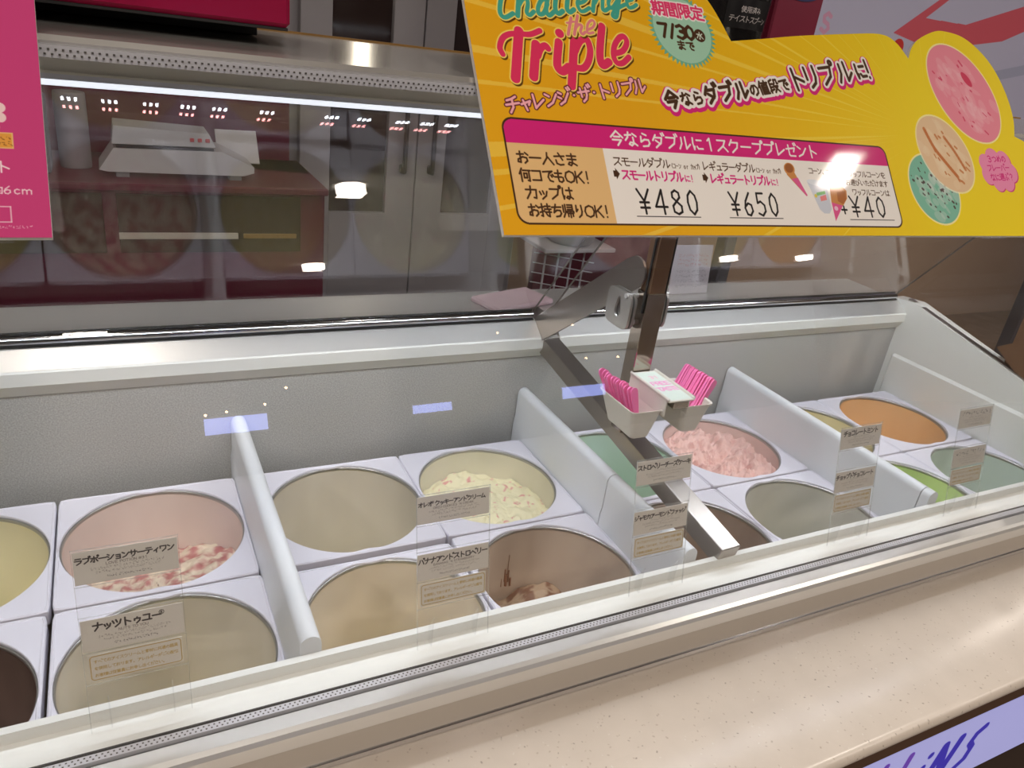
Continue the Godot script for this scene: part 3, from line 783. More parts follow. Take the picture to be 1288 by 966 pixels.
# the aluminium bar that keeps two panes apart, with its two rows of punched holes
func spacer_bar(c: Node3D, y: float, top: bool) -> void:
	var bar_m := mat("spacer_alloy", c8(216, 216, 222), 0.35, 0.2)
	var zf := fg(y, -0.0032)
	var zb := fg(y, -0.0122)
	var st := mb()
	var x := CASE_X0 + 0.004
	if top:
		part(c, "spacer_bar", run_x([zb, y - 0.0095, zf, y - 0.0095, fg(y, -0.0032), y, fg(y, -0.0122), y], CASE_X0, CASE_X1 + 0.02), bar_m)
	else:
		part(c, "spacer_bar", run_x([zb, y, zf, y, zf, y - 0.006, zb, y - 0.006], CASE_X0, CASE_X1 + 0.02), bar_m)
	# the punched holes, dark and sunk: too many and too small to pick apart
	while x < CASE_X1:
		for j in 2:
			if top:
				rbox(st, Vector3(x + j * 0.0025, y - 0.0032 - 0.0035 * j, fg(y - 0.0032 - 0.0035 * j, -0.0031)), Vector3(0.0017, 0.0015, 0.0006), 0.0)
			else:
				rbox(st, Vector3(x + j * 0.0025, y + 0.0001, zb + (zf - zb) * (0.3 + 0.4 * j)), Vector3(0.0017, 0.0005, 0.0014), 0.0)
		x += 0.0052
	part(c, "spacer_holes", done(st), mat("hole_dark", c8(84, 80, 78), 0.7)).set_meta("kind", "stuff")

# beam across the well, upright, slanting arm and the glass clamps
func support(c: Node3D, x: float, dark: Material, bright: Material, skew: float) -> void:
	var f := Node3D.new()
	f.name = "support_frame"
	c.add_child(f, true)
	var hw := 0.0185
	var zc := -0.012
	var st := mb()
	# the beam falls from the rear sill to the front ledge
	var A := Vector3(x - 0.002, 0.2155, -0.312)
	var B := Vector3(x - 0.002 + skew, 0.1005, 0.268)
	var dir := (B - A).normalized()
	var side := dir.cross(Vector3.UP).normalized()
	var over := side.cross(dir).normalized()
	rbox(st, (A + B) / 2 - over * 0.017, Vector3(2 * hw, 0.034, A.distance_to(B)), 0.0012, Basis(side, over, -dir))
	part(f, "beam", done(st), dark)
	part(f, "sleeve", box_mesh(Vector3(x, 0.283, zc), Vector3(0.036, 0.252, 0.03), 0.0012), steel("polished_steel", c8(172, 160, 150), 0.09))
	part(f, "post", box_mesh(Vector3(x, 0.552, zc), Vector3(0.031, 0.29, 0.025), 0.001), mat("post_bronze", c8(140, 108, 84), 0.35, 0.7))
	for s in [-1, 1]:
		part(f, "post_seal", box_mesh(Vector3(x + s * 0.0195, 0.53, zc + 0.008), Vector3(0.002, 0.31, 0.004), 0.0), mat("black_rubber", c8(26, 24, 22), 0.6))
	# arm, a plate lying against the left of the frame
	st = mb()
	var ang := atan2(0.205, 0.285)
	var poly := PackedVector2Array([Vector2(-0.014, -0.012), Vector2(0.012, -0.036), Vector2(0.345, -0.028)])
	for i in 9:
		var t := -PI / 2 + PI * i / 8
		poly.append(Vector2(0.352 + 0.026 * cos(t), -0.002 + 0.026 * sin(t)))
	poly.append(Vector2(0.34, 0.025))
	poly.append(Vector2(-0.006, 0.015))
	prism(st, poly, Vector3(x - 0.0245, 0.230, -0.322), Vector3(0, sin(ang), cos(ang)), Vector3(0, cos(ang), -sin(ang)), Vector3(0.004, 0, 0))
	part(f, "arm", done(st), dark)
	# clamp plates either side of the post, with the keyhole
	for s in [-1, 1]:
		var cl := Node3D.new()
		cl.name = "clamp"
		f.add_child(cl, true)
		for k in 2:
			var px: float = x + s * (0.026 + 0.008 * k)
			st = mb()
			clamp_plate(st, Vector3(px, 0.371, -0.044), 0.0045 * s)
			part(cl, "clamp_plate", done(st), steel("clamp_steel", c8(186, 182, 176), 0.34, 0.8))
		st = mb()
		rod(st, Vector3(x + s * 0.015, 0.398, -0.024), Vector3(x + s * 0.042, 0.398, -0.024), 0.004, 12)
		part(cl, "bolt", done(st), bright)
		st = mb()
		rod(st, Vector3(x + s * 0.015, 0.353, -0.024), Vector3(x + s * 0.035, 0.353, -0.024), 0.006, 12)
		part(cl, "bolt", done(st), bright)

func clamp_plate(st: SurfaceTool, at: Vector3, thick: float) -> void:
	# rounded plate (in z, y) with a keyhole, as a ring of quads
	var n := 48
	var o := PackedVector2Array()
	var i2 := PackedVector2Array()
	for i in n:
		var t := TAU * i / n
		var d := Vector2(cos(t), sin(t))
		var e4: float = pow(pow(absf(d.x) / 0.033, 5.0) + pow(absf(d.y) / 0.031, 5.0), -1.0 / 5.0)
		o.append(d * e4)
		var hole := 0.0105
		if sin(t) > 0.0:
			hole += 0.011 * pow(sin(t), 9.0)
		i2.append(Vector2(0, -0.004) + d * Vector2(0.8, 1.15) * hole)
	var D := Vector3(thick, 0, 0)
	var P := func(q: Vector2) -> Vector3: return at + Vector3(0, q.y, q.x)
	for i in n:
		var j := (i + 1) % n
		var a: Vector3 = P.call(o[i])
		var b: Vector3 = P.call(o[j])
		var c: Vector3 = P.call(i2[j])
		var d: Vector3 = P.call(i2[i])
		if thick < 0:
			quad(st, a, b, c, d); quad(st, a + D, d + D, c + D, b + D)
			quad(st, a, a + D, b + D, b); quad(st, d, c, c + D, d + D)
		else:
			quad(st, a, d, c, b); quad(st, a + D, b + D, c + D, d + D)
			quad(st, a, b, b + D, a + D); quad(st, d, d + D, c + D, c)

func build_dividers() -> void:
	var m := mat("divider_white", c8(224, 226, 228), 0.35)
	var k := 0
	for d in [[0.28, 9.0, "white divider left of the cream ice cream, one unbroken wall"], [0.84, 0.04, "white divider right of the cream ice cream, in two lengths"], [1.40, 0.233, "white divider right of the pale pink ice cream tub"]]:
		var t := thing("well_divider", d[2], "divider", Vector3(d[0], -0.29, 0), "white dividers between the tub bays")
		var cuts: Array = [[-0.303, 0.251]] if d[1] > 1.0 else [[-0.303, d[1] - 0.001], [d[1] + 0.001, 0.251]]
		for q in cuts:
			var st := mb()
			var poly := PackedVector2Array([Vector2(-0.0145, 0.0), Vector2(-0.0145, 0.315), Vector2(-0.0125, 0.325)])
			for i in 9:
				var a := PI - PI * i / 8
				poly.append(Vector2(cos(a) * 0.0125, 0.378 + sin(a) * 0.0125))
			poly.append(Vector2(0.0125, 0.325))
			poly.append(Vector2(0.0145, 0.315))
			poly.append(Vector2(0.0145, 0.0))
			prism(st, poly, Vector3(0, 0, q[0]), Vector3(1, 0, 0), Vector3(0, 1, 0), Vector3(0, 0, q[1] - q[0]), true)
			part(t, "panel", done(st), m)
		k += 1

# ------------------------------------------------------------------ tubs
const HOLE_R := 0.1275

func collar_mesh() -> ArrayMesh:
	var n := 128
	var half := 0.1315
	var st := mb()
	var prof := [[0, -0.004], [0, -0.001], [0.0008, 0.0], [1.0, 0.0], [1.1, 0.0012], [1.2, 0.0012], [2.0, -0.0008], [2.0, -0.022]]
	var list := []
	for p in prof:
		var ring := PackedVector3Array()
		for i in n:
			var t := TAU * i / n
			var hole := HOLE_R - 0.0055 * (pow(maxf(0.0, sin(t)), 90.0) + pow(maxf(0.0, -sin(t)), 90.0))
			var sq: float = half * pow(pow(absf(cos(t)), 44.0) + pow(absf(sin(t)), 44.0), -1.0 / 44.0)
			var r := hole
			if p[0] == 2.0:
				r = sq
			elif p[0] == 1.0:
				r = maxf(hole + 0.0013, sq - 0.0052)
			elif p[0] == 1.1:
				r = maxf(hole + 0.0016, sq - 0.004)
			elif p[0] == 1.2:
				r = maxf(hole + 0.002, sq - 0.0018)
			else:
				r = hole + p[0]
			ring.append(Vector3(cos(t) * r, p[1], sin(t) * r))
		list.append(ring)
	rings(st, list, false, false)
	return done(st)

func ice_mesh(level: float, kind: String, seed_value: int) -> ArrayMesh:
	var n := FastNoiseLite.new()
	n.seed = seed_value
	n.frequency = 22.0
	n.fractal_octaves = 4
	var fleck := FastNoiseLite.new()
	fleck.seed = seed_value + 9
	fleck.noise_type = FastNoiseLite.TYPE_CELLULAR
	fleck.frequency = 95.0
	fleck.cellular_return_type = FastNoiseLite.RETURN_CELL_VALUE
	var swirl := FastNoiseLite.new()
	swirl.seed = seed_value + 21
	swirl.frequency = 30.0
	swirl.fractal_octaves = 4
	swirl.domain_warp_enabled = true
	swirl.domain_warp_amplitude = 0.010
	swirl.domain_warp_frequency = 18.0
	var st := mb()
	st.set_smooth_group(0)
	var R := 0.1236
	var nr := 56
	var na := 168
	var P := func(i: int, j: int) -> Vector3:
		var r: float = R * i / nr
		var t: float = TAU * j / na
		var x := r * cos(t)
		var z := r * sin(t)
		var y := n.get_noise_2d(x, z) * 0.012
		if kind == "scooped":
			y += n.get_noise_2d(x * 0.8 + 9, z * 0.8) * 0.022 - 0.016 * exp(-pow((x - 0.02) / 0.05, 2.0) - pow((z + 0.01) / 0.025, 2.0)) + absf(n.get_noise_2d(x * 3.4 + 3, z * 3.4)) * 0.014
		elif kind == "deep":
			y += 0.05 * clampf((x + z * 0.7) / 0.12, -1.0, 1.0) * 0.5
		elif kind == "smear":
			y += 0.012 * sin(x * 40.0)
		return Vector3(x, level + y, z)
	var C := func(p: Vector3) -> Color:
		var a := swirl.get_noise_2d(p.x, p.z)
		var f := fleck.get_noise_2d(p.x, p.z)
		match kind:
			"deep":
				if f > 0.80:
					return Color(0.20, 0.09, 0.07)
				return Color(0.80, 0.70, 0.55).lerp(Color(0.52, 0.20, 0.19), smoothstep(-0.25, 0.45, a + 0.14 * f))
			"cream":
				if f > 0.84:
					return Color(0.62, 0.50, 0.26)
				if f < -0.86 or (a > 0.2 and f < -0.3):
					return Color(0.74, 0.36, 0.32)
				return Color(0.86, 0.80, 0.55)
			"scooped":
				return Color(0.82, 0.55, 0.49).lerp(Color(0.70, 0.40, 0.35), smoothstep(0.22, 0.4, a))
			"smear":
				return Color(0.56, 0.40, 0.27).lerp(Color(0.30, 0.15, 0.09), smoothstep(0.0, 0.2, a))
			"chocolate":
				return Color(0.10, 0.045, 0.03).lerp(Color(0.26, 0.09, 0.06), smoothstep(0.1, 0.3, a))
			"lime":
				return Color(0.58, 0.72, 0.25)
		return Color(0.85, 0.78, 0.45).lerp(Color(0.75, 0.66, 0.3), smoothstep(0.1, 0.4, a))
	for i in nr:
		for j in na:
			var q := [P.call(i, j), P.call(i + 1, j), P.call(i + 1, (j + 1) % na), P.call(i, (j + 1) % na)]
			var order := [0, 1, 2, 0, 2, 3] if i > 0 else [0, 1, 2]
			for o in order:
				st.set_color(C.call(q[o]))
				st.add_vertex(q[o])
	return done(st)

func build_tubs() -> void:
	var collar_m := mat("collar_lilac", c8(228, 226, 236), 0.38)
	var rim_m := mat("can_rim", c8(176, 174, 170), 0.3, 0.8)
	var collar := collar_mesh()
	var rim := lathe([0.1292, -0.009, 0.1278, -0.0045, 0.1262, -0.0035, 0.1250, -0.0055, 0.1246, -0.009, 0.1255, -0.0105], 96)
	var wall := lathe([0.1252, -0.0085, 0.1236, -0.262, 0.119, -0.267, 0.0, -0.268], 96)
	var shell := lathe([0.0, -0.274, 0.126, -0.274, 0.1285, -0.009], 72)
	var back := -0.1335
	var front := 0.1345
	# x, z, wall colours (low, high), ice cream kind, level, what the label says, name of the tub
	var list := [
		[-0.1325, back, c8(230, 221, 186), c8(236, 229, 198), "plain", -0.20, "pale yellow", "pale yellow walled tub at the left edge"],
		[0.1335, back, c8(222, 204, 194), c8(230, 214, 204), "deep", -0.105, "cream streaked with red", "pinkish walled tub behind the leftmost flavour plate"],
		[-0.1345, front, c8(98, 78, 70), c8(128, 106, 98), "chocolate", -0.17, "dark chocolate", "dark brown walled tub in the lower left corner"],
		[0.1345, front, c8(216, 207, 190), c8(224, 216, 202), "plain", -0.215, "greyish cream", "grey beige walled tub at the front left"],
		[0.4285, back, c8(210, 201, 184), c8(218, 210, 194), "plain", -0.215, "grey green", "grey green walled tub just right of the first divider"],
		[0.6925, back, c8(224, 218, 194), c8(232, 226, 206), "cream", -0.058, "pink flecked cream", "cream walled tub right of the grey green one"],
		[0.4255, front + 0.010, c8(224, 210, 190), c8(230, 218, 200), "plain", -0.178, "banana yellow", "tan walled tub behind the second flavour plate"],
		[0.6935, front, c8(196, 178, 160), c8(206, 190, 172), "smear", -0.135, "toffee brown", "brown walled tub with a dark smear on its wall"],
		[0.9885, back, c8(200, 222, 206), c8(208, 228, 214), "plain", -0.2, "mint green", "mint green walled tub under the slanting beam"],
		[1.2535, back, c8(222, 198, 190), c8(230, 208, 200), "scooped", -0.036, "pale pink", "pink walled tub right of the spoon holder"],
		[0.9885, front, c8(172, 152, 140), c8(184, 166, 154), "plain", -0.21, "coffee brown", "brown walled tub under the bright beam end"],
		[1.2535, front, c8(202, 200, 192), c8(212, 210, 202), "plain", -0.215, "grey white", "grey walled tub behind the fourth flavour plate"],
		[1.5485, back, c8(226, 214, 172), c8(232, 222, 184), "plain", -0.2, "lemon yellow", "yellow walled tub half hidden behind the third divider"],
		[1.8125, back, c8(236, 192, 142), c8(240, 200, 154), "plain", -0.2, "orange", "orange walled tub in the far right corner"],
		[1.5485, front, c8(206, 224, 158), c8(214, 230, 170), "lime", -0.12, "lime green", "lime green walled tub beside the third divider's front end"],
		[1.8125, front, c8(200, 212, 204), c8(208, 220, 212), "plain", -0.2, "sage green", "sage green walled tub behind the rightmost flavour plate"],
	]
	var k := 0
	for q in list:
		var at := Vector3(q[0], 0, q[1])
		var t := thing("ice_cream_tub", q[7] + ", white collar", "tub", at + Vector3(0, -0.29, 0), "round tubs in the well")
		var off := Vector3(0, 0.29, 0)
		part(t, "collar", collar, collar_m, off)
		part(t, "rim", rim, rim_m, off)
		var wm := mat("can_wall_%d" % k, Color.WHITE, 0.55, 0.0, 0.35)
		wm.albedo_texture = noise_tex(0.012, q[2], q[3], 256, FastNoiseLite.TYPE_SIMPLEX_SMOOTH, 40 + k, 4)
		tri_map(wm, Vector3(5, 1.6, 5))
		part(t, "can_wall", wall, wm, off)
		part(t, "can_shell", shell, mat("can_card", c8(214, 208, 204), 0.6), off)
		var im := mat("ice_cream_frozen", Color.WHITE, 0.55)
		im.vertex_color_use_as_albedo = true
		var ice := part(self, "ice_cream", ice_mesh(q[5], q[4], 100 + k), im, at)
		tag(ice, "%s ice cream in the %s" % [q[6], q[7]], "ice cream", "ice cream in the tubs")
		if q[4] == "smear":
			var st := mb()
			for q2 in [[-0.020, -0.052, -0.10, 0.0006], [-0.024, -0.082, -0.108, 0.0016], [-0.017, -0.086, -0.110, 0.0013], [-0.030, -0.100, -0.118, 0.0012], [-0.021, -0.094, -0.118, 0.0026], [-0.012, -0.104, -0.120, 0.0018]]:
				rod(st, Vector3(q2[0], q2[1], -0.1218), Vector3(q2[0] + 0.001, q2[2], -0.1212), q2[3], 8)
			part(t, "syrup_smear", done(st), mat("syrup", c8(150, 108, 82), 0.35), off)
		k += 1

# ------------------------------------------------------------------ worktop and the lit sign under it
func build_counter() -> void:
	var x0 := -1.2
	var x1 := 4.2
	var t := thing("counter", "beige speckled stone counter along the front of the cabinet", "counter", Vector3(0, FLOOR_Y, 0))
	var up := Vector3(0, -FLOOR_Y, 0)
	var stone := mat("beige_stone", Color.WHITE, 0.28)
	stone.albedo_texture = stone_tex()
	tri_map(stone, Vector3.ONE * 2.2)
	var prof := [0.3447, -0.017, 0.3447, 0.0]
	for i in 7:
		var a := PI / 2 - PI / 2 * i / 6
		prof.append(0.545 + cos(a) * 0.013)
		prof.append(-0.013 + sin(a) * 0.013)
	prof.append_array([0.556, -0.017])
	var st := mb()
	prism(st, pv(prof), Vector3(x0, 0, 0), Vector3(0, 0, 1), Vector3(0, 1, 0), Vector3(x1 - x0, 0, 0), true)
	part(t, "stone_top", done(st), stone, up)
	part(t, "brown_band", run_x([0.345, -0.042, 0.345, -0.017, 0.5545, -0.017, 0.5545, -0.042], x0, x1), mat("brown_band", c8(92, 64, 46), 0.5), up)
	part(t, "base", run_x([0.345, FLOOR_Y, 0.345, -0.042, 0.50, -0.042, 0.50, FLOOR_Y], x0, x1), mat("counter_base", c8(70, 54, 46), 0.6), up)
	# backlit name panel
	var s := thing("shop_sign", "lavender lit name panel with blue letters under the counter edge", "sign", Vector3(0, -0.2025, 0.501))
	var body := box_mesh(Vector3(1.05, 0.080, 0.024), Vector3(1.5, 0.156, 0.048), 0.004)
	part(s, "sign_case", body, mat("sign_case", c8(60, 56, 66), 0.5))
	var cv := Canvas.new(1500, 148, 1.0, c8(176, 178, 236))
	var ink := c8(52, 44, 176)
	lit_letters(cv, ink)
	var pm := printed("sign_face_lit", cv, 0.4)
	pm.emission_enabled = true
	pm.emission_texture = pm.albedo_texture
	pm.emission_energy_multiplier = 0.55
	part(s, "lit_face", print_quad(Vector3(0.30, 0.006, 0.0485), Vector3(1.5, 0, 0), Vector3(0, 0.148, 0)), pm)

func lit_letters(c: Canvas, ink: Color) -> void:
	# "Robbins" set as a slanting brush hand: strokes in millimetres from o
	var k := 1.0
	var L := {
		"R": [[0, 0, 14, 90], [14, 90, 46, 88, 50, 66, 40, 50, 10, 46], [26, 46, 50, 2]],
		"o": [[20, 50, 4, 40, 0, 16, 12, 2, 30, 8, 36, 34, 20, 50]],
		"b": [[14, 96, 0, 6], [8, 44, 24, 52, 36, 40, 32, 14, 16, 2, 2, 8]],
		"i": [[10, 50, 2, 2], [16, 72, 17, 73]],
		"N": [[0, 0, 16, 80], [16, 80, 34, 6], [34, 6, 52, 82]],
		"S": [[46, 84, 30, 74, 24, 56, 34, 44, 30, 20, 4, 0]],
	}
	var x := 555.0
	for ch in ["R", "o", "b", "b", "i", "N", "S"]:
		for s: Array in L[ch]:
			var moved := []
			for i in range(0, s.size(), 2):
				moved.append(x + s[i] * k)
				moved.append(22 + s[i + 1] * k)
			c.path(moved, {"N": 8.5, "S": 7.0, "i": 6.0}.get(ch, 6.5), c8(104, 62, 176) if ch == "b" else ink)
		x += {"R": 66.0, "o": 54.0, "b": 52.0, "i": 30.0, "N": 62.0, "S": 50.0}[ch]

func stone_tex() -> ImageTexture:
	var n := FastNoiseLite.new()
	n.frequency = 0.01
	n.seed = 5
	var size := 640
	var c := Canvas.new(size, size, 1.0, c8(221, 209, 196))
	for y in size:
		for x in size:
			var v := n.get_noise_2d(x, y)
			var i := (y * size + x) * 4
			for k in 3:
				c.px[i + k] = clampi(int(c.px[i + k] + v * 5.0), 0, 255)
	var r := RandomNumberGenerator.new()
	r.seed = 77
	for k in 900:
		var p := Vector2(r.randf_range(3, size - 3), r.randf_range(3, size - 3))
		var shade := r.randf()
		var col := c8(190, 174, 158) if shade < 0.6 else (c8(232, 224, 214) if shade < 0.85 else c8(150, 134, 120))
		c.bar(p, p + Vector2(r.randf_range(-2, 2), r.randf_range(-2, 2)), r.randf_range(0.4, 1.3), col)
	return c.texture()

# ------------------------------------------------------------------ sign boards
const SIGN_LEAN := 37.0

func board(called: String, label: String, category: String, outline: PackedVector2Array, o: Vector3, c: Canvas, c0: Vector2, size: Vector2, rough: float) -> Node3D:
	var a := deg_to_rad(SIGN_LEAN)
	var up := Vector3(0, cos(a), -sin(a))
	var n := Vector3(0, sin(a), cos(a))
	var t := thing(called, label, category, o)
	var st := mb()
	prism(st, outline, Vector3.ZERO, Vector3(0.001, 0, 0), up * 0.001, -n * 0.005)
	part(t, "foam_board", done(st), mat("foam_board", c8(226, 222, 218), 0.6))
	st = mb()
	var tris := Geometry2D.triangulate_polygon(outline)
	for k in range(0, tris.size(), 3):
		var ids := [tris[k], tris[k + 1], tris[k + 2]]
		var ar := (outline[ids[1]] - outline[ids[0]]).cross(outline[ids[2]] - outline[ids[0]])
		if ar > 0.0:
			ids = [ids[0], ids[2], ids[1]]
		for i in ids:
			var q := outline[i]
			st.set_normal(n)
			st.set_uv(Vector2((q.x - c0.x) / size.x, 1.0 - (q.y - c0.y) / size.y))
			st.add_vertex(Vector3(q.x * 0.001, 0, 0) + up * q.y * 0.001 + n * 0.0004)
	var pm := printed(called + "_print", c, rough)
	pm.clearcoat_enabled = true
	pm.metallic_specular = 0.25
	pm.clearcoat = 0.14
	pm.clearcoat_roughness = 0.06
	part(t, "printed_face", st.commit(), pm)
	# clear brackets that carry the board's foot off the glass
	var gz := fg(o.y - 0.002) - o.z
	var wide := 0.0
	for q in outline:
		wide = maxf(wide, q.x * 0.001)
	for f in [0.2, 0.8]:
		part(t, "clear_bracket", box_mesh(Vector3(wide * f, -0.003, (gz + 0.002) / 2), Vector3(0.05, 0.002, -gz - 0.002), 0.0), pane("acrylic", 0.015, Color(0.96, 0.97, 0.97)))
	return t

func smooth_outline(list: Array, steps := 5) -> PackedVector2Array:
	# Catmull-Rom through the points; a doubled point stays a corner
	var p := pv(list)
	var r := PackedVector2Array()
	var n := p.size()
	for i in n:
		var a := p[i]
		var b := p[(i + 1) % n]
		if a.distance_to(b) < 0.5:
			continue
		for s in steps:
			var q := a.cubic_interpolate(b, p[(i - 1 + n) % n], p[(i + 2) % n], float(s) / steps)
			if r.size() == 0 or r[r.size() - 1].distance_to(q) > 0.6:
				r.append(q)
	return r

func build_signs() -> void:
	var o := Vector3(0.45, 0.579, 0.2718)
	var c := yellow_print()
	var outline := smooth_outline([5, 0, 5, 0, 5, 120, 5, 240, 8, 300, 24, 330, 80, 350, 170, 358, 260, 346, 310, 330, 336, 304, 349, 281, 361, 251, 361, 251, 420, 262, 483, 274, 570, 288, 645, 298, 676, 290, 696, 266, 696, 266, 710, 285, 733, 302, 774, 319, 803, 322, 838, 318, 868, 303, 892, 280, 907, 250, 914, 215, 912, 185, 903, 160, 903, 160, 935, 149, 975, 128, 990, 100, 990, 0, 990, 0, 500, 0])
	board("campaign_board", "yellow die-cut campaign board with pink lettering and three scoops", "sign board", outline, o, c, Vector2(0, 0), Vector2(1000, 362), 0.6)
	var c2 := pink_print()
	var po := pv([0, 0, 252, 0, 253, 200, 252, 330, 0, 330])
	var t := board("pink_board", "plain pink card board with white print at the left edge", "sign board", po, Vector3(0.077 - 0.252, 0.577, 0.2735), c2, Vector2(0, 0), Vector2(256, 332), 0.6)
	t.set_meta("label", "plain pink card board with white print at the left edge")

func yellow_print() -> Canvas:
	var c := Canvas.new(1000, 362, 2.0, c8(236, 172, 24))
	# printed ground, golden on the left and lemon on the right
	for x in c.w:
		var t := clampf((x / c.k - 180.0) / 520.0, 0.0, 1.0)
		var r := int(lerpf(234, 246, t))
		var g := int(lerpf(170, 218, t))
		var b := int(lerpf(22, 8, t))
		for y in c.h:
			var i := (y * c.w + x) * 4
			c.px[i] = r; c.px[i + 1] = g; c.px[i + 2] = b
	# printed rays running out from the scoops
	var hub := Vector2(700, 150)
	var ray := Color(1.0, 0.93, 0.55, 0.38)
	for q in [[168, 1.2], [171.5, .5], [176, .7], [179, .4], [185, 1.3], [187, .5], [190, .4], [163, .9], [160, .4], [157, .9], [150, .5], [143, 1.0], [136, .4], [128, .8], [112, .5], [104, .6], [96, .4], [78, .7], [60, .4], [196, .5], [203, .6], [214, .4]]:
		var d := Vector2.from_angle(deg_to_rad(q[0]))
		var s := d.orthogonal()
		var far := 900.0
		c.fill(PackedVector2Array([hub + d * 60, hub + d * far + s * far * 0.009 * q[1], hub + d * far - s * far * 0.009 * q[1]]), ray)
	# script lettering
	var script := {
		"teal": [[2.6, [70, 272, 67, 279, 60, 277, 51, 265, 46, 252, 45, 242, 50, 239, 60, 245]], [2.9, [74, 279, 65, 243]], [2.4, [69, 256, 75, 264, 80, 265, 80, 258, 77, 249, 80, 246, 86, 251]], [2.5, [105, 269, 98, 266, 92, 256, 92, 249, 98, 251, 105, 263]], [2.6, [107, 271, 102, 256, 104, 249, 112, 255]], [2.8, [123, 287, 115, 265, 114, 256, 117, 253, 123, 257]], [2.8, [138, 291, 131, 269, 129, 260, 132, 257, 138, 261]], [2.3, [144, 269, 153, 273, 159, 280, 156, 285, 150, 280, 144, 269, 146, 261, 151, 261, 159, 266]], [2.7, [170, 285, 163, 263]], [2.4, [168, 274, 174, 282, 180, 284, 178, 274, 177, 267, 180, 266, 186, 270]], [2.4, [202, 290, 194, 287, 187, 278, 187, 271, 192, 272, 202, 284]], [2.4, [206, 291, 200, 276, 195, 262, 191, 259, 189, 262, 196, 270, 210, 278]], [2.3, [213, 283, 221, 286, 226, 294, 223, 299, 217, 293, 213, 283, 214, 275, 220, 276, 226, 280]]],
		"rose": [[1.9, [132, 250, 124, 229]], [1.2, [125, 243, 135, 246]], [1.9, [141, 254, 132, 230]], [1.7, [135, 238, 140, 243, 144, 242, 141, 235, 143, 232, 147, 235]], [1.5, [150, 238, 158, 242, 162, 248, 159, 251, 153, 246, 150, 238, 151, 234, 158, 236]]],
		"red": [[5.6, [63, 225, 49, 170]], [3.2, [39, 196, 37, 203, 42, 214, 51, 220, 63, 222, 76, 223, 89, 229]], [5.4, [81, 212, 71, 174]], [3.8, [81, 199, 86, 208, 92, 212, 95, 209]], [5.2, [113, 229, 113.4, 229]], [4.9, [110, 218, 104, 197, 103, 188, 108, 184, 117, 190]], [5.2, [131, 225, 116, 168]], [4.0, [129, 210, 138, 223, 147, 226, 149, 214, 144, 200, 136, 191, 128, 190]], [4.8, [171, 245, 163, 219, 160, 204, 162, 197, 171, 202]], [3.5, [180, 213, 193, 218, 201, 229, 199, 236, 192, 234, 183, 223, 179, 210, 182, 202, 190, 203, 200, 211]]],
	}
	var ink := {"teal": c8(70, 168, 150), "rose": c8(230, 132, 138), "red": c8(226, 52, 98)}
	for key in ["red", "teal", "rose"]:
		for s in script[key]:
			c.curve(s[1], s[0] + 1.4, c8(96, 62, 14), Vector2(1.2, -2.0))
		for s in script[key]:
			c.curve(s[1], s[0] + 1.5, c8(250, 222, 110))
		for s in script[key]:
			c.curve(s[1], s[0], ink[key])
	var brown := c8(72, 44, 24)
	var choco := c8(96, 34, 44)
	var rose := c8(246, 176, 186)
	var white := c8(244, 238, 232)
	var magenta := c8(216, 36, 124)
	write(c, "チャレンジ・ザ・トリプル", Vector2(32, 130), 19.0, [[2.6, choco], [1.35, rose]], 0.90, 0.216, 0.98, 0.10)
	# starburst
	var burst := PackedVector2Array()
	var bc := Vector2(287, 256)
	for i in 96:
		var t := TAU * i / 96
		burst.append(bc + Vector2(cos(t), sin(t)) * (50.0 if i % 2 == 0 else 43.0))
	c.fill(burst, c8(112, 180, 154))
	c.ellipse(bc, 42.5, 42.5, 0.0, c8(164, 208, 182))
	write(c, "期間限定", Vector2(247, 272), 20.0, [[3.2, white], [1.35, c8(230, 60, 112)]], 0.98, 0.02)
	write(c, "7/30", Vector2(248, 243), 21.0, [[2.0, brown]], 0.66, 0.03, 0.95)
	c.ellipse(Vector2(312, 252), 8.4, 8.4, 0.0, brown)
	write(c, "水", Vector2(306.5, 247), 11.0, [[0.7, c8(210, 226, 210)]])
	write(c, "まで", Vector2(274, 230), 13.0, [[1.0, brown]], 1.0, 0.03)
	# the promise, outlined in white and magenta
	var promise := [["今", 240, 152, 23.0], ["な", 263, 157, 18.0], ["ら", 281, 160, 18.0], ["ダ", 300, 163, 25.0], ["ブ", 325, 168, 25.0], ["ル", 350, 173, 25.0], ["の", 374, 179, 18.0], ["値", 391, 183, 19.0], ["段", 409, 187, 19.0], ["で", 427, 191, 18.0], ["ト", 448, 193, 34.0], ["リ", 474, 199, 34.0], ["プ", 505, 206, 34.0], ["ル", 540, 213, 34.0], ["に", 576, 222, 26.0], ["!", 594, 224, 32.0]]
	for layer in [[8.2, magenta, -2.4], [5.4, white, 0.0], [1.7, brown, 0.0]]:
		for q in promise:
			var pen: float = layer[0] if layer[0] > 3.0 else layer[0] * (1.25 if q[3] > 22 else 0.85)
			write(c, q[0], Vector2(q[1], q[2] + layer[2]), q[3], [[pen, layer[1]]], 1.0, 0.2, 0.95)
	# price panel
	c.fill(c.rounded(23, 11, 596, 126, 13), brown)
	c.fill(c.rounded(25, 13, 594, 124, 11.5), white)
	var tan_area := Geometry2D.intersect_polygons(c.rounded(25, 13, 594, 124, 11.5), pv([0, 0, 140, 0, 140, 105, 0, 105]))
	c.fill(tan_area[0], c8(232, 190, 130))
	var band := Geometry2D.intersect_polygons(c.rounded(25, 13, 594, 124, 11.5), pv([0, 98, 700, 98, 700, 200, 0, 200]))
	c.fill(band[0], magenta)
	write(c, "今ならダブルに1スクーププレゼント", Vector2(152, 103), 18.5, [[1.15, white]], 1.0, 0.0, 1.0)
	write(c, "お一人さま", Vector2(33, 76), 15.5, [[0.95, brown]], 0.95, 0.0, 0.98)
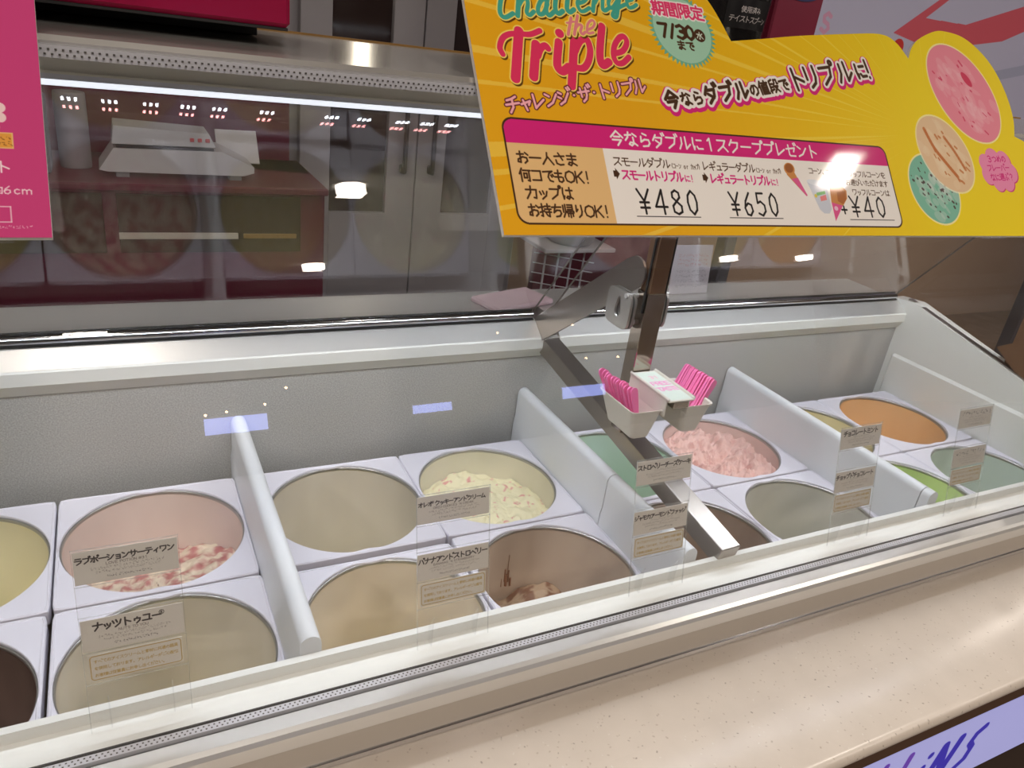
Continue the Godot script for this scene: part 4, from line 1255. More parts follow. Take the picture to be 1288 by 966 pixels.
	write(c, "何コでもOK!", Vector2(33, 57), 15.5, [[0.95, brown]], 0.95, 0.0, 0.90)
	write(c, "カップは", Vector2(36, 38.5), 15.5, [[0.95, brown]], 0.95, 0.0, 0.98)
	write(c, "お持ち帰りOK!", Vector2(36, 19.5), 15.5, [[0.95, brown]], 0.95, 0.0, 0.90)
	write(c, "スモールダブル", Vector2(150, 79), 11.5, [[0.6, brown]], 0.95, 0.0, 1.0)
	write(c, "(コーン or カップ)", Vector2(228, 79), 7.0, [[0.32, brown]], 1.0, 0.0, 0.56)
	write(c, "レギュラーダブル", Vector2(272, 79), 11.5, [[0.6, brown]], 0.95, 0.0, 0.94)
	write(c, "(コーン or カップ)", Vector2(354, 79), 7.0, [[0.32, brown]], 1.0, 0.0, 0.56)
	for x in [148.0, 270.0]:
		c.fill(pv([x, 66, x + 3, 66, x + 3, 63, x + 8, 69.5, x + 3, 76, x + 3, 73, x, 73]), brown)
	write(c, "スモールトリプル", Vector2(158, 63.5), 12.5, [[0.9, magenta]], 0.95, 0.0, 0.88)
	write(c, "に!", Vector2(243, 63.5), 9.5, [[0.6, magenta]], 0.95, 0.0, 0.9)
	write(c, "レギュラートリプル", Vector2(280, 63.5), 12.5, [[0.9, magenta]], 0.95, 0.0, 0.88)
	write(c, "に!", Vector2(374, 63.5), 9.5, [[0.6, magenta]], 0.95, 0.0, 0.9)
	var pen_ink := c8(28, 22, 22)
	write(c, "¥480", Vector2(170, 24), 34.0, [[1.25, pen_ink]], 0.98, 0.0, 0.66)
	write(c, "¥650", Vector2(300, 24), 34.0, [[1.25, pen_ink]], 0.98, 0.0, 0.60)
	write(c, "+", Vector2(482, 27), 18.0, [[1.2, pen_ink]], 0.9, 0.0, 0.9)
	write(c, "¥40", Vector2(500, 25), 33.0, [[1.25, pen_ink]], 1.0, 0.0, 0.72)
	for q in [[168.0, 255.0], [298.0, 381.0], [497.0, 580.0]]:
		c.bar(Vector2(q[0], 21.5), Vector2(q[1], 21.5), 0.4, pen_ink)
	# cones and cup
	var waffle := c8(206, 138, 74)
	c.fill(pv([402, 90, 416, 84, 431, 52, 428, 52, 404, 78]), waffle)
	c.ellipse(Vector2(410, 86), 9, 8, 0.3, waffle)
	c.ellipse(Vector2(410, 87), 7, 6, 0.3, c8(158, 92, 44))
	c.fill(pv([410, 73, 421, 75, 431, 52, 429, 51]), c8(222, 90, 146))
	c.fill(pv([435, 71, 468, 66, 468, 35, 462, 29, 453, 29, 447, 34]), c8(206, 210, 222))
	c.ellipse(Vector2(451.5, 69), 16.5, 4, -0.15, c8(224, 228, 236))
	c.fill(pv([447, 52, 463, 55, 463, 59, 447, 56]), c8(126, 188, 112))
	c.fill(pv([452, 45, 463, 47, 463, 54, 452, 51]), c8(232, 130, 130))
	c.ellipse(Vector2(445, 52), 2.4, 2.4, 0, c8(222, 196, 66))
	c.fill(pv([470, 44, 474, 70, 488, 74, 502, 60, 500, 50, 490, 40, 478, 38]), waffle)
	c.fill(pv([482, 46, 484, 58, 500, 60, 498, 48, 490, 42]), c8(176, 104, 48))
	c.fill(pv([470, 44, 489, 40, 470, 19]), c8(226, 88, 146))
	c.ellipse(Vector2(476, 36), 3.4, 3.0, 0, c8(242, 190, 214))
	write(c, "コーン、カップ、", Vector2(442, 81), 9.5, [[0.45, brown]], 0.9, 0.0, 0.9)
	write(c, "ワッフルコーンを", Vector2(512, 80), 9.5, [[0.45, brown]], 0.95, 0.0, 1.0)
	write(c, "お選びいただけます", Vector2(504, 68), 9.0, [[0.45, brown]], 1.0, 0.0, 1.0)
	write(c, "ワッフルコーンは", Vector2(512, 55), 9.5, [[0.45, brown]], 0.95, 0.0, 1.0)
	# three printed scoops
	scoop(c, Vector2(680, 68), 52, 48, -0.9, c8(128, 190, 166), c8(232, 224, 222), c8(66, 40, 40), 5)
	scoop(c, Vector2(724, 122), 62, 50, -0.85, c8(232, 198, 158), c8(244, 222, 190), c8(196, 112, 54), 8)
	scoop(c, Vector2(806, 222), 84, 66, -0.85, c8(238, 140, 158), c8(248, 196, 204), c8(214, 54, 92), 13)
	# speech cloud
	for layer in [[1.6, c8(214, 60, 130)], [0.0, c8(240, 142, 182)]]:
		for q in [[812, 112, 15], [832, 120, 17], [857, 117, 17], [868, 100, 16], [854, 86, 16], [832, 84, 15], [812, 94, 15], [840, 102, 22]]:
			c.ellipse(Vector2(q[0] + layer[0], q[1] - layer[0]), q[2], q[2], 0, layer[1])
	write(c, "3つめの", Vector2(818, 114), 12.0, [[0.7, magenta]], 0.95, 0.05)
	write(c, "フレーバー", Vector2(813, 100), 11.5, [[0.7, magenta]], 0.95, 0.05)
	write(c, "なに選ぶ?", Vector2(815, 85), 12.0, [[0.7, magenta]], 0.95, 0.05)
	return c

# an ice cream scoop as the print shows it: a ball with paler lobes, flecks and ribbons
func scoop(c: Canvas, at: Vector2, rx: float, ry: float, turn: float, body: Color, pale: Color, bits: Color, seed_value: int) -> void:
	var r := RandomNumberGenerator.new()
	r.seed = seed_value
	c.ellipse(at, rx + 2.5, ry + 2.5, turn, Color(1, 0.96, 0.85, 0.75))
	c.ellipse(at, rx, ry, turn, body)
	for k in 34:
		var q := at + Vector2(r.randf_range(-0.66, 0.66) * rx, r.randf_range(-0.66, 0.66) * ry).rotated(turn)
		c.ellipse(q, rx * r.randf_range(0.10, 0.26), ry * r.randf_range(0.05, 0.15), turn + r.randf_range(-0.5, 0.5), Color(pale.r, pale.g, pale.b, 0.28))
	for k in (46 if seed_value == 5 else 18):
		var q := at + Vector2(r.randf_range(-0.8, 0.8) * rx, r.randf_range(-0.62, 0.62) * ry).rotated(turn)
		var d := Vector2.from_angle(turn + r.randf_range(-0.5, 0.5)) * (r.randf_range(0.5, 3.0) if seed_value == 5 else r.randf_range(1, 9))
		c.bar(q, q + d, r.randf_range(0.7, 2.0), Color(bits.r, bits.g, bits.b, 0.75))
	if seed_value == 13:
		c.ellipse(at + Vector2(14, 24), 14, 7, turn, bits)
	if seed_value == 8:
		c.curve([at.x - 34, at.y + 36, at.x - 22, at.y + 8, at.x - 4, at.y - 14, at.x + 14, at.y - 34], 3.0, Color(bits.r, bits.g, bits.b, 0.8))
		c.curve([at.x + 6, at.y + 26, at.x + 22, at.y + 4, at.x + 36, at.y - 22], 2.6, Color(bits.r, bits.g, bits.b, 0.7))

func pink_print() -> Canvas:
	var c := Canvas.new(256, 332, 2.0, c8(202, 64, 124))
	var pale := c8(246, 222, 226)
	# a lace-edged heart cake, cut by the frame
	for i in 26:
		var t := TAU * i / 26
		var q := Vector2(16 * pow(sin(t), 3), 13 * cos(t) - 5 * cos(2 * t) - 2 * cos(3 * t) - cos(4 * t)) * 1.75
		c.ellipse(Vector2(197, 92) + q, 4.2, 4.2, 0, c8(240, 206, 206))
	for i in 26:
		var t := TAU * i / 26
		var q := Vector2(16 * pow(sin(t), 3), 13 * cos(t) - 5 * cos(2 * t) - 2 * cos(3 * t) - cos(4 * t)) * 1.1
		c.ellipse(Vector2(197, 93) + q, 8, 8, 0, c8(232, 118, 140))
	c.rect(190, 70, 232, 83, c8(232, 186, 120))
	c.rect(191, 71, 231, 82, c8(226, 158, 66))
	fine_print(c, Vector2(194, 77), 34, 3.4, c8(112, 60, 30), 0.0, 3)
	fine_print(c, Vector2(194, 72.5), 34, 3.4, c8(112, 60, 30), 0.0, 4)
	write(c, "ハート", Vector2(200, 51), 10.0, [[0.6, pale]], 0.98)
	write(c, "約6cm", Vector2(216, 34), 7.2, [[0.4, pale]], 0.86)
	fine_print(c, Vector2(176, 34), 36, 6.0, pale, 0.0, 5)
	c.path([150, 24, 227, 24, 227, 12, 150, 12, 150, 24], 0.35, pale)
	fine_print(c, Vector2(160, 7), 78, 2.2, pale, 0.0, 6)
	return c

# ------------------------------------------------------------------ flavour plates behind the glass
func build_plates() -> void:
	var acrylic := pane("acrylic", 0.015, Color(0.96, 0.97, 0.97))
	var edge := pane("acrylic_edge", 0.12, Color(0.9, 0.92, 0.9))
	var a := deg_to_rad(GLASS_LEAN)
	var up := Vector3(0, cos(a), -sin(a))
	var n := Vector3(0, sin(a), cos(a))
	var note := note_print()
	var note_m := printed("allergy_note", note, 0.5)
	var rows := [
		[0.054, ["ラブポーションサーティワン", "LOVE POTION #31"], ["ナッツトゥユー®", "NUTS TO YOU"], "leftmost clear flavour plate with two grey labels and yellow framed note"],
		[0.402, ["オレオ®クッキーアンドクリーム", "OREO COOKIES 'N CREAM"], ["バナナアンドストロベリー", "BANANAS 'N STRAWBERRY"], "clear flavour plate in front of the cream coloured ice cream"],
		[0.714, ["ストロベリーチーズケーキ", ""], ["ジャモカアーモンドファッジ", ""], "clear flavour plate below the pink spoon holder, beside the beam"],
		[1.106, ["チョコレートミント", ""], ["チョップドチョコレート", ""], "clear flavour plate in front of the third divider"],
		[1.402, ["", ""], ["", ""], "rightmost clear flavour plate in front of the sage green tub"],
	]
	var k := 0
	for q in rows:
		var z0 := fg(0.0675, -0.036)
		var t := thing("flavour_plate", q[3], "label plate", Vector3(q[0], 0.0665, z0), "clear flavour plates behind the glass")
		var st := mb()
		quad(st, Vector3.ZERO, up * 0.2, up * 0.2 + Vector3(0.095, 0, 0), Vector3(0.095, 0, 0))
		part(t, "clear_panel", done(st), acrylic)
		for e2 in [[Vector3(0.0004, 0, 0), Vector3(0.0008, 0, 0), 0.2], [Vector3(0.0946, 0, 0), Vector3(0.0008, 0, 0), 0.2]]:
			part(t, "panel_edge", box_mesh(e2[0] + up * 0.1, Vector3(0.0007, 0.2, 0.0018), 0.0, Basis(Vector3.RIGHT, up, n)), edge)
		for s in [0.1995, 0.161, 0.128, 0.089, 0.054]:
			part(t, "pocket_seam", box_mesh(Vector3(0.0475, 0, 0) + up * s, Vector3(0.095, 0.0008, 0.0016), 0.0, Basis(Vector3.RIGHT, up, n)), edge)
		for j in 2:
			var texts: Array = q[1 + j]
			var cv := label_print(texts[0], texts[1], 10 * k + j)
			var cm := printed("flavour_card_%d_%d" % [k, j], cv, 0.5)
			var s0: float = [0.163, 0.0905][j]
			part(t, "name_card", box_mesh(Vector3(0.0475, 0, 0) + up * (s0 + 0.017) - n * 0.0008, Vector3(0.0925, 0.034, 0.0006), 0.0, Basis(Vector3.RIGHT, up, n)), mat("card_paper", c8(224, 218, 208), 0.6))
			part(t, "card_print", print_quad(Vector3(0.00125, 0, 0) + up * s0 - n * 0.0003, Vector3(0.0925, 0, 0), up * 0.034), cm)
		part(t, "note_card", box_mesh(Vector3(0.0475, 0, 0) + up * 0.0715 - n * 0.0008, Vector3(0.086, 0.029, 0.0006), 0.0, Basis(Vector3.RIGHT, up, n)), mat("card_paper", c8(224, 218, 208), 0.6))
		part(t, "note_print", print_quad(Vector3(0.0045, 0, 0) + up * 0.057 - n * 0.0003, Vector3(0.086, 0, 0), up * 0.029), note_m)
		for fx in [0.018, 0.077]:
			st = mb()
			prism(st, pv([0, 0, -0.022, 0, 0, 0.045]), Vector3(fx, 0, -0.0012), Vector3(0, 0, 1), Vector3(0, 1, 0), Vector3(0.0015, 0, 0))
			part(t, "foot", done(st), pane("acrylic_foot", 0.05, Color(0.9, 0.92, 0.9)))
		k += 1

func label_print(title: String, latin: String, seed_value: int) -> Canvas:
	var c := Canvas.new(92.5, 34, 6.0, c8(224, 218, 208))
	var ink := c8(42, 32, 30)
	var soft := c8(128, 116, 108)
	if title != "":
		var n := title.length()
		var size := minf(9.8, 90.0 / (n * 0.92))
		var width := size * n * 0.92
		write(c, title, Vector2(46 - width / 2, 21.5), size, [[size * 0.082, ink]], 0.92)
	else:
		fine_print(c, Vector2(8, 22), 74, 7.5, ink, 0.0, seed_value)
	if latin != "":
		write(c, latin, Vector2(46 - latin.length() * 1.25, 17.2), 3.2, [[0.22, soft]], 0.86)
	else:
		fine_print(c, Vector2(28, 17.4), 36, 2.8, soft, 0.0, seed_value + 50)
	fine_print(c, Vector2(14, 13.2), 64, 2.8, soft, 0.0, seed_value + 1)
	fine_print(c, Vector2(18, 9.4), 56, 2.8, soft, 0.0, seed_value + 2)
	fine_print(c, Vector2(27, 4.0), 40, 2.6, ink, 0.0, seed_value + 3)
	return c

func note_print() -> Canvas:
	var c := Canvas.new(86, 29, 6.0, c8(224, 218, 206))
	var gold := c8(190, 158, 84)
	var p := c.rounded(1.5, 1.5, 84.5, 27.5, 3.0)
	for i in p.size():
		c.bar(p[i], p[(i + 1) % p.size()], 0.45, gold)
	var y := 19.6
	for line in ["すべてのアイスクリームと素材に共通の器具", "を使用しております。アレルギーがご心配な", "お客様は従業員にお申し出ください。"]:
		write(c, line, Vector2(4.5, y), 4.1, [[0.24, gold]], 0.94)
		y -= 7.6
	return c

# ------------------------------------------------------------------ taste spoons
func build_spoons() -> void:
	var ivory := mat("ivory_plastic", c8(214, 208, 196), 0.38)
	var t := thing("spoon_holder", "ivory plastic twin-pocket spoon holder saddled in front of the post", "spoon holder", Vector3(BAY_X, 0.2015, 0.052))
	for s in [-1, 1]:
		var st := mb()
		var top := rrect(s * 0.0495, 0.0, 0.0295, 0.048, 0.008, 0.052)
		var lip := rrect(s * 0.0495, 0.0, 0.0315, 0.050, 0.009, 0.0525)
		var lip2 := rrect(s * 0.0495, 0.0, 0.0315, 0.050, 0.009, 0.0495)
		var neck := rrect(s * 0.0495, 0.0, 0.0290, 0.0475, 0.008, 0.049)
		var bot := rrect(s * 0.0490, 0.004, 0.0175, 0.037, 0.008, 0.002)
		var bot2 := rrect(s * 0.0490, 0.004, 0.0155, 0.035, 0.007, 0.0)
		rings(st, [top, lip, lip2, neck, bot, bot2], false, false)
		cap(st, bot2, false)
		var inner := rrect(s * 0.0495, 0.0, 0.0280, 0.0465, 0.007, 0.051)
		var floor_r := rrect(s * 0.0490, 0.004, 0.0160, 0.0355, 0.007, 0.004)
		rings(st, [floor_r, inner, top], false, false)
		cap(st, floor_r, true)
		part(t, "pocket", done(st), ivory)
		part(t, "saddle_wall", box_mesh(Vector3(s * 0.0225, 0.058, 0.004), Vector3(0.003, 0.032, 0.100), 0.001), ivory)
		part(t, "cover_ridge", box_mesh(Vector3(s * 0.0245, 0.0745, 0.008), Vector3(0.004, 0.005, 0.108), 0.0016), ivory)
	part(t, "cover", box_mesh(Vector3(0, 0.0715, 0.008), Vector3(0.05, 0.003, 0.108), 0.0008), ivory)
	var cv := Canvas.new(45, 100, 6.0, c8(206, 216, 204))
	write(cv, "31", Vector2(17, 76), 11.0, [[0.9, c8(232, 164, 184)]], 0.8)
	write(cv, "FREE", Vector2(5, 52), 14.0, [[1.3, c8(226, 140, 186)]], 0.66, 0.0, 0.95)
	write(cv, "TASTE", Vector2(3, 32), 14.0, [[1.3, c8(226, 140, 186)]], 0.62, 0.0, 0.95)
	part(t, "printed_label", print_quad(Vector3(-0.0225, 0.0733, 0.059), Vector3(0.045, 0, 0), Vector3(0, 0, -0.100)), printed("free_taste_print", cv, 0.4))
	part(t, "clip", box_mesh(Vector3(0.004, 0.062, 0.050), Vector3(0.030, 0.012, 0.016), 0.001), steel("clip_steel", c8(170, 164, 156), 0.2))
	# each spoon: a flat handle with a round end, its bowl down in the pocket
	var pink := mat("spoon_pink", c8(250, 128, 184), 0.32)
	pink.subsurf_scatter_enabled = true
	pink.subsurf_scatter_strength = 0.08
	var outline := PackedVector2Array()
	for i in 9:
		var q := PI * i / 8
		outline.append(Vector2(cos(q) * 0.0066, 0.077 + sin(q) * 0.0066))
	outline.append(Vector2(-0.0042, 0.03))
	for i in 9:
		var q := PI + PI * i / 8 - 0.35 + 0.7 * i / 8
		outline.append(Vector2(cos(q) * 0.0075, 0.011 + sin(q) * 0.011))
	outline.append(Vector2(0.0042, 0.03))
	var st3 := mb()
	prism(st3, outline, Vector3(0, 0, -0.0014), Vector3(1, 0, 0), Vector3(0, 1, 0), Vector3(0, 0, 0.0028))
	var spoon := done(st3)
	for s in [-1, 1]:
		var count := 12 if s < 0 else 17
		for i in count:
			var o := part(self, "taste_spoon", spoon, pink)
			var side := "left" if s < 0 else "right"
			tag(o, "pink taste spoon in the holder's %s pocket, %s from the back" % [side, ORDINAL[i]], "spoon", "pink taste spoons in the %s pocket" % side)
			var f := float(i) / (count - 1)
			var lean: float = (0.42 - 0.20 * f if s < 0 else -0.60) + rng.randf_range(-0.03, 0.03)
			o.position = Vector3(BAY_X + (-0.0505 + 0.004 * f if s < 0 else 0.0475 + 0.006 * f), 0.2095 - (0.010 * f if s < 0 else -0.003) + rng.randf_range(-0.001, 0.001), 0.018 + f * 0.066)
			o.basis = Basis(Vector3(0, 0, 1), lean) * Basis(Vector3(1, 0, 0), -0.16 + rng.randf_range(-0.02, 0.02)) * Basis(Vector3(0, 1, 0), 0.10)

const ORDINAL := ["first", "second", "third", "fourth", "fifth", "sixth", "seventh", "eighth", "ninth", "tenth", "eleventh", "twelfth", "thirteenth", "fourteenth", "fifteenth", "sixteenth", "seventeenth"]

# ------------------------------------------------------------------ on the top shelf
func shelf_y(z: float) -> float:
	return lerpf(0.711, 0.719, (0.163 - z) / 0.363) + 0.0004

func build_deck_things() -> void:
	var crimson := mat("crimson_gloss", c8(150, 22, 62), 0.18)
	var t := thing("display_box", "glossy crimson box on the steel shelf, top left", "box", Vector3(0, shelf_y(-0.09) + 0.0006, -0.09))
	part(t, "plinth", box_mesh(Vector3(-0.003, 0.006, 0.0), Vector3(0.57, 0.012, 0.06), 0.001), mat("black_plinth", c8(18, 16, 16), 0.5))
	part(t, "underside", box_mesh(Vector3(-0.003, 0.0135, 0.06), Vector3(0.592, 0.003, 0.172), 0.0005), mat("black_plinth", c8(18, 16, 16), 0.5))
	part(t, "body", box_mesh(Vector3(-0.003, 0.115, 0.06), Vector3(0.596, 0.20, 0.176), 0.004), crimson)
	# black used-spoon cup
	var z := -0.10
	t = thing("used_spoon_cup", "black round cup with white lettering behind the yellow board", "cup", Vector3(0.985, shelf_y(z), z))
	part(t, "cup_body", lathe([0.0, 0.0, 0.052, 0.0, 0.062, 0.165, 0.0625, 0.167, 0.060, 0.167, 0.052, 0.02, 0.0, 0.02], 48), mat("cup_black", c8(20, 18, 20), 0.18))
	var cv := Canvas.new(80, 40, 6.0, c8(22, 20, 22))
	write(cv, "使用済み", Vector2(22, 22), 9.0, [[0.5, c8(196, 188, 186)]], 1.0)
	write(cv, "テイストスプーン", Vector2(6, 9), 9.2, [[0.5, c8(196, 188, 186)]], 0.92)
	var st := mb()
	for i in 12:
		for q in [[0, 0], [0, 1], [1, 1], [0, 0], [1, 1], [1, 0]]:
			var u: float = (i + q[0]) / 12.0
			var a := -0.78 + u * 1.3
			var y: float = 0.085 + 0.04 * q[1]
			var r: float = 0.0525 + 0.0101 * (y / 0.167) + 0.0004
			st.set_normal(Vector3(sin(a), 0, cos(a)))
			st.set_uv(Vector2(u, 1.0 - q[1]))
			st.add_vertex(Vector3(sin(a) * r, y, cos(a) * r))
	part(t, "cup_lettering", st.commit(), printed("cup_print", cv, 0.3))
	t = thing("menu_stand", "dark crimson box with a blue oval beside the black cup", "box", Vector3(1.125, shelf_y(-0.13), -0.13))
	part(t, "body", box_mesh(Vector3(0, 0.11, 0), Vector3(0.10, 0.22, 0.06), 0.003), mat("crimson_dull", c8(128, 20, 54), 0.35))
	part(t, "foot", box_mesh(Vector3(0, 0.003, 0.0), Vector3(0.11, 0.006, 0.075), 0.001), mat("black_plinth", c8(18, 16, 16), 0.5))
	st = mb()
	var oval := PackedVector2Array()
	for i in 32:
		oval.append(Vector2(cos(TAU * i / 32) * 0.04, 0.155 + sin(TAU * i / 32) * 0.016))
	prism(st, oval, Vector3(0, 0, 0.03), Vector3(1, 0, 0), Vector3(0, 1, 0), Vector3(0, 0, 0.0015))
	part(t, "blue_oval", done(st), mat("oval_blue", c8(44, 40, 96), 0.4))

# ------------------------------------------------------------------ the staff side
func build_back_room() -> void:
	# reach-in freezer with two glazed doors
	var grey := mat("freezer_grey", c8(172, 168, 172), 0.4)
	var t := thing("reach_in_freezer", "tall grey freezer with two glazed doors and dark handles", "freezer", Vector3(1.0875, FLOOR_Y, -1.7))
	var up := Vector3(0, -FLOOR_Y, 0)
	part(t, "body", box_mesh(Vector3(0, 0.42, -0.34), Vector3(0.9, 2.1, 0.6), 0.004), grey, up)
	for s in [-1, 1]:
		var d := Node3D.new()
		d.name = "door"
		t.add_child(d, true)
		d.position = up
		var x0: float = s * 0.0025
		var x1: float = s * 0.4075
		var st := mb()
		# frame of the door round its window
		for q in [[x0, x0 + s * 0.105, -0.40, 1.40], [x1 - s * 0.10, x1, -0.40, 1.40]]:
			rbox(st, Vector3((q[0] + q[1]) / 2, (q[2] + q[3]) / 2, -0.02), Vector3(absf(q[1] - q[0]), q[3] - q[2], 0.04), 0.002)
		rbox(st, Vector3((x0 + x1) / 2, -0.145, -0.02), Vector3(absf(x1 - x0) - 0.2, 0.51, 0.04), 0.001)
		rbox(st, Vector3((x0 + x1) / 2, 1.35, -0.02), Vector3(absf(x1 - x0) - 0.2, 0.1, 0.04), 0.001)
		part(d, "door_frame", done(st), grey)
		part(d, "window_glass", box_mesh(Vector3((x0 + x0 + s * 0.105 + x1 - s * 0.10 - x0) / 2, 0.705, -0.03), Vector3(0.2, 1.19, 0.01), 0.0), mat("dark_window", c8(58, 46, 44), 0.08))
		st = mb()
		rbox(st, Vector3(s * 0.052, 0.42, 0.028), Vector3(0.016, 0.33, 0.014), 0.005)
		rbox(st, Vector3(s * 0.052, 0.27, 0.011), Vector3(0.022, 0.03, 0.024), 0.004)
		rbox(st, Vector3(s * 0.052, 0.57, 0.011), Vector3(0.022, 0.03, 0.024), 0.004)
		part(d, "handle", done(st), mat("handle_dark", c8(62, 56, 58), 0.4))
		st = mb()
		rod(st, Vector3(s * 0.03, -0.235, 0.0), Vector3(s * 0.03, -0.21, 0.0), 0.009, 12)
		part(d, "hinge", done(st), mat("chrome", c8(225, 226, 230), 0.12, 1.0))
	part(t, "tube_lamp", box_mesh(Vector3(-0.205, 1.10, -0.018), Vector3(0.05, 0.5, 0.01), 0.003), glow("freezer_tube_glow", Color(1.0, 0.95, 0.86), 5.0), up)
	# crimson cake counter with windows
	var plum := mat("plum_laminate", c8(100, 20, 46), 0.4)
	t = thing("cake_counter", "dark magenta back counter with glazed front behind the cabinet", "counter", Vector3(0.0, FLOOR_Y, -1.1))
	part(t, "carcass", box_mesh(Vector3(-0.187, 0.13, -0.205), Vector3(1.626, 0.38, 0.35), 0.003), plum, up)
	part(t, "plinth", box_mesh(Vector3(-0.187, -0.46, -0.19), Vector3(1.6, 0.80, 0.34), 0.002), mat("plum_deep", c8(96, 24, 48), 0.5), up)
	part(t, "top_board", box_mesh(Vector3(-0.187, 0.311, -0.19), Vector3(1.63, 0.018, 0.39), 0.003), plum, up)
	for q in [[-0.62, 0.095], [0.125, 0.56]]:
		part(t, "window", box_mesh(Vector3((q[0] + q[1]) / 2, 0.218, -0.026), Vector3(q[1] - q[0], 0.145, 0.012), 0.001), mat("counter_window", c8(64, 50, 40), 0.12), up)
	part(t, "price_rail", box_mesh(Vector3(0.262, 0.190, -0.014), Vector3(0.275, 0.016, 0.006), 0.001), mat("rail_cream", c8(214, 206, 188), 0.5), up)
	part(t, "price_rail", box_mesh(Vector3(0.48, 0.190, -0.014), Vector3(0.135, 0.012, 0.006), 0.001), mat("rail_ochre", c8(150, 116, 62), 0.5), up)
	t = thing("back_panel", "dark magenta splash panel behind the white scale", "panel", Vector3(0.18, FLOOR_Y, -1.53))
	part(t, "board", box_mesh(Vector3(0, 0.70, 0), Vector3(0.86, 1.40, 0.03), 0.002), plum)
	part(t, "top_rail", box_mesh(Vector3(0, 1.41, 0.004), Vector3(0.87, 0.02, 0.04), 0.002), plum)
	# white scale
	var white := mat("scale_white", c8(196, 194, 194), 0.45)
	t = thing("scale", "low white weighing machine with sloping deck on the magenta counter", "scale", Vector3(0.285, 0.32, -1.22))
	var st2 := mb()
	prism(st2, pv([-0.19, 0.018, -0.17, 0.014, 0.14, 0.014, 0.165, 0.022, 0.165, 0.036, 0.09, 0.072, -0.155, 0.070]), Vector3(0, 0, 0.06), Vector3(1, 0, 0), Vector3(0, 1, 0), Vector3(0, 0, -0.14))
	part(t, "base", done(st2), white)
	st2 = mb()
	prism(st2, pv([-0.158, 0.078, 0.075, 0.080, 0.060, 0.112, -0.152, 0.120]), Vector3(0, 0, 0.05), Vector3(1, 0, 0), Vector3(0, 1, 0), Vector3(0, 0, -0.12))
	part(t, "head", done(st2), white)
	part(t, "slot", box_mesh(Vector3(-0.04, 0.074, 0.052), Vector3(0.22, 0.006, 0.012), 0.001), mat("slot_dark", c8(44, 40, 42), 0.5))
	for i in 3:
		part(t, "button", box_mesh(Vector3(0.02 + 0.018 * i, 0.096, 0.051), Vector3(0.010, 0.009, 0.003), 0.001), mat("button_red", c8(206, 96, 100), 0.5))
	for fx in [-0.14, 0.12]:
		part(t, "rubber_foot", box_mesh(Vector3(fx, 0.006, 0.0), Vector3(0.03, 0.014, 0.1), 0.002), mat("foot_grey", c8(150, 148, 148), 0.6))
	var sheet_p := part(self, "paper_sheet", box_mesh(Vector3.ZERO, Vector3(0.11, 0.004, 0.1), 0.001, Basis(Vector3(1, 0, 0), 0.9)), mat("paper_white", c8(206, 204, 204), 0.6), Vector3(0.44, 0.37, -1.38))
	tag(sheet_p, "white paper sheet leaning right of the white scale", "paper")
	# tall roll and grille box left of the scale
	t = thing("paper_roll", "tall white paper roll standing left of the scale", "paper roll", Vector3(0.045, 0.32, -1.28))
	part(t, "roll", lathe([0.0, 0.0, 0.034, 0.0, 0.035, 0.004, 0.035, 0.172, 0.034, 0.176, 0.012, 0.176, 0.012, 0.166, 0.0, 0.166], 32), mat("roll_white", c8(150, 142, 146), 0.7))
	t = thing("grille_box", "grey slatted box at the left end of the magenta counter", "box", Vector3(-0.075, 0.32, -1.2))
	part(t, "body", box_mesh(Vector3(0, 0.085, -0.03), Vector3(0.14, 0.17, 0.1), 0.003), mat("grille_grey", c8(92, 88, 94), 0.5))
	for i in 9:
		part(t, "slat", box_mesh(Vector3(0, 0.02 + i * 0.0165, 0.024), Vector3(0.13, 0.006, 0.008), 0.001), mat("slat_grey", c8(140, 136, 140), 0.5))
	# right of the freezer: magenta pillar, wire rack and white tub
	t = thing("magenta_pillar", "dark magenta panel right of the grey freezer", "panel", Vector3(1.56, FLOOR_Y, -1.62))
	part(t, "board", box_mesh(Vector3(0.35, 0.85, 0), Vector3(0.68, 1.70, 0.04), 0.003), mat("plum_deep", c8(96, 24, 48), 0.5))
	part(t, "skirting", box_mesh(Vector3(0.35, 0.03, 0.022), Vector3(0.68, 0.06, 0.01), 0.001), mat("black_plinth", c8(18, 16, 16), 0.5))
	t = thing("wire_rack", "white wire rack behind the left glass near the post", "rack", Vector3(1.245, FLOOR_Y, -0.98))
	var wire := mat("wire_white", c8(204, 200, 202), 0.4)
	for i in 4:
		st2 = mb()
		rod(st2, Vector3(i * 0.045, 0, 0), Vector3(i * 0.045, 1.06, 0), 0.0032, 8)
		part(t, "upright", done(st2), wire)
	for i in 7:
		st2 = mb()
		rod(st2, Vector3(-0.04, 0.86 + i * 0.03, 0.0), Vector3(0.14, 0.84 + i * 0.03, 0.05), 0.0016, 8)
		part(t, "cross_wire", done(st2), wire)
	part(t, "shelf", box_mesh(Vector3(0.07, 1.066, 0.0), Vector3(0.24, 0.012, 0.16), 0.002), wire)
	t = thing("white_bucket", "white round bucket on top of the wire rack", "bucket", Vector3(1.32, FLOOR_Y + 1.073, -0.98))
	part(t, "bucket_body", lathe([0.0, 0.0, 0.062, 0.0, 0.072, 0.012, 0.082, 0.15, 0.086, 0.152, 0.086, 0.16, 0.078, 0.16, 0.07, 0.02, 0.0, 0.02], 40), mat("bucket_white", c8(182, 178, 176), 0.5))
	part(t, "label_band", lathe([0.0755, 0.05, 0.0795, 0.10], 40), mat("bucket_band", c8(160, 156, 160), 0.5))
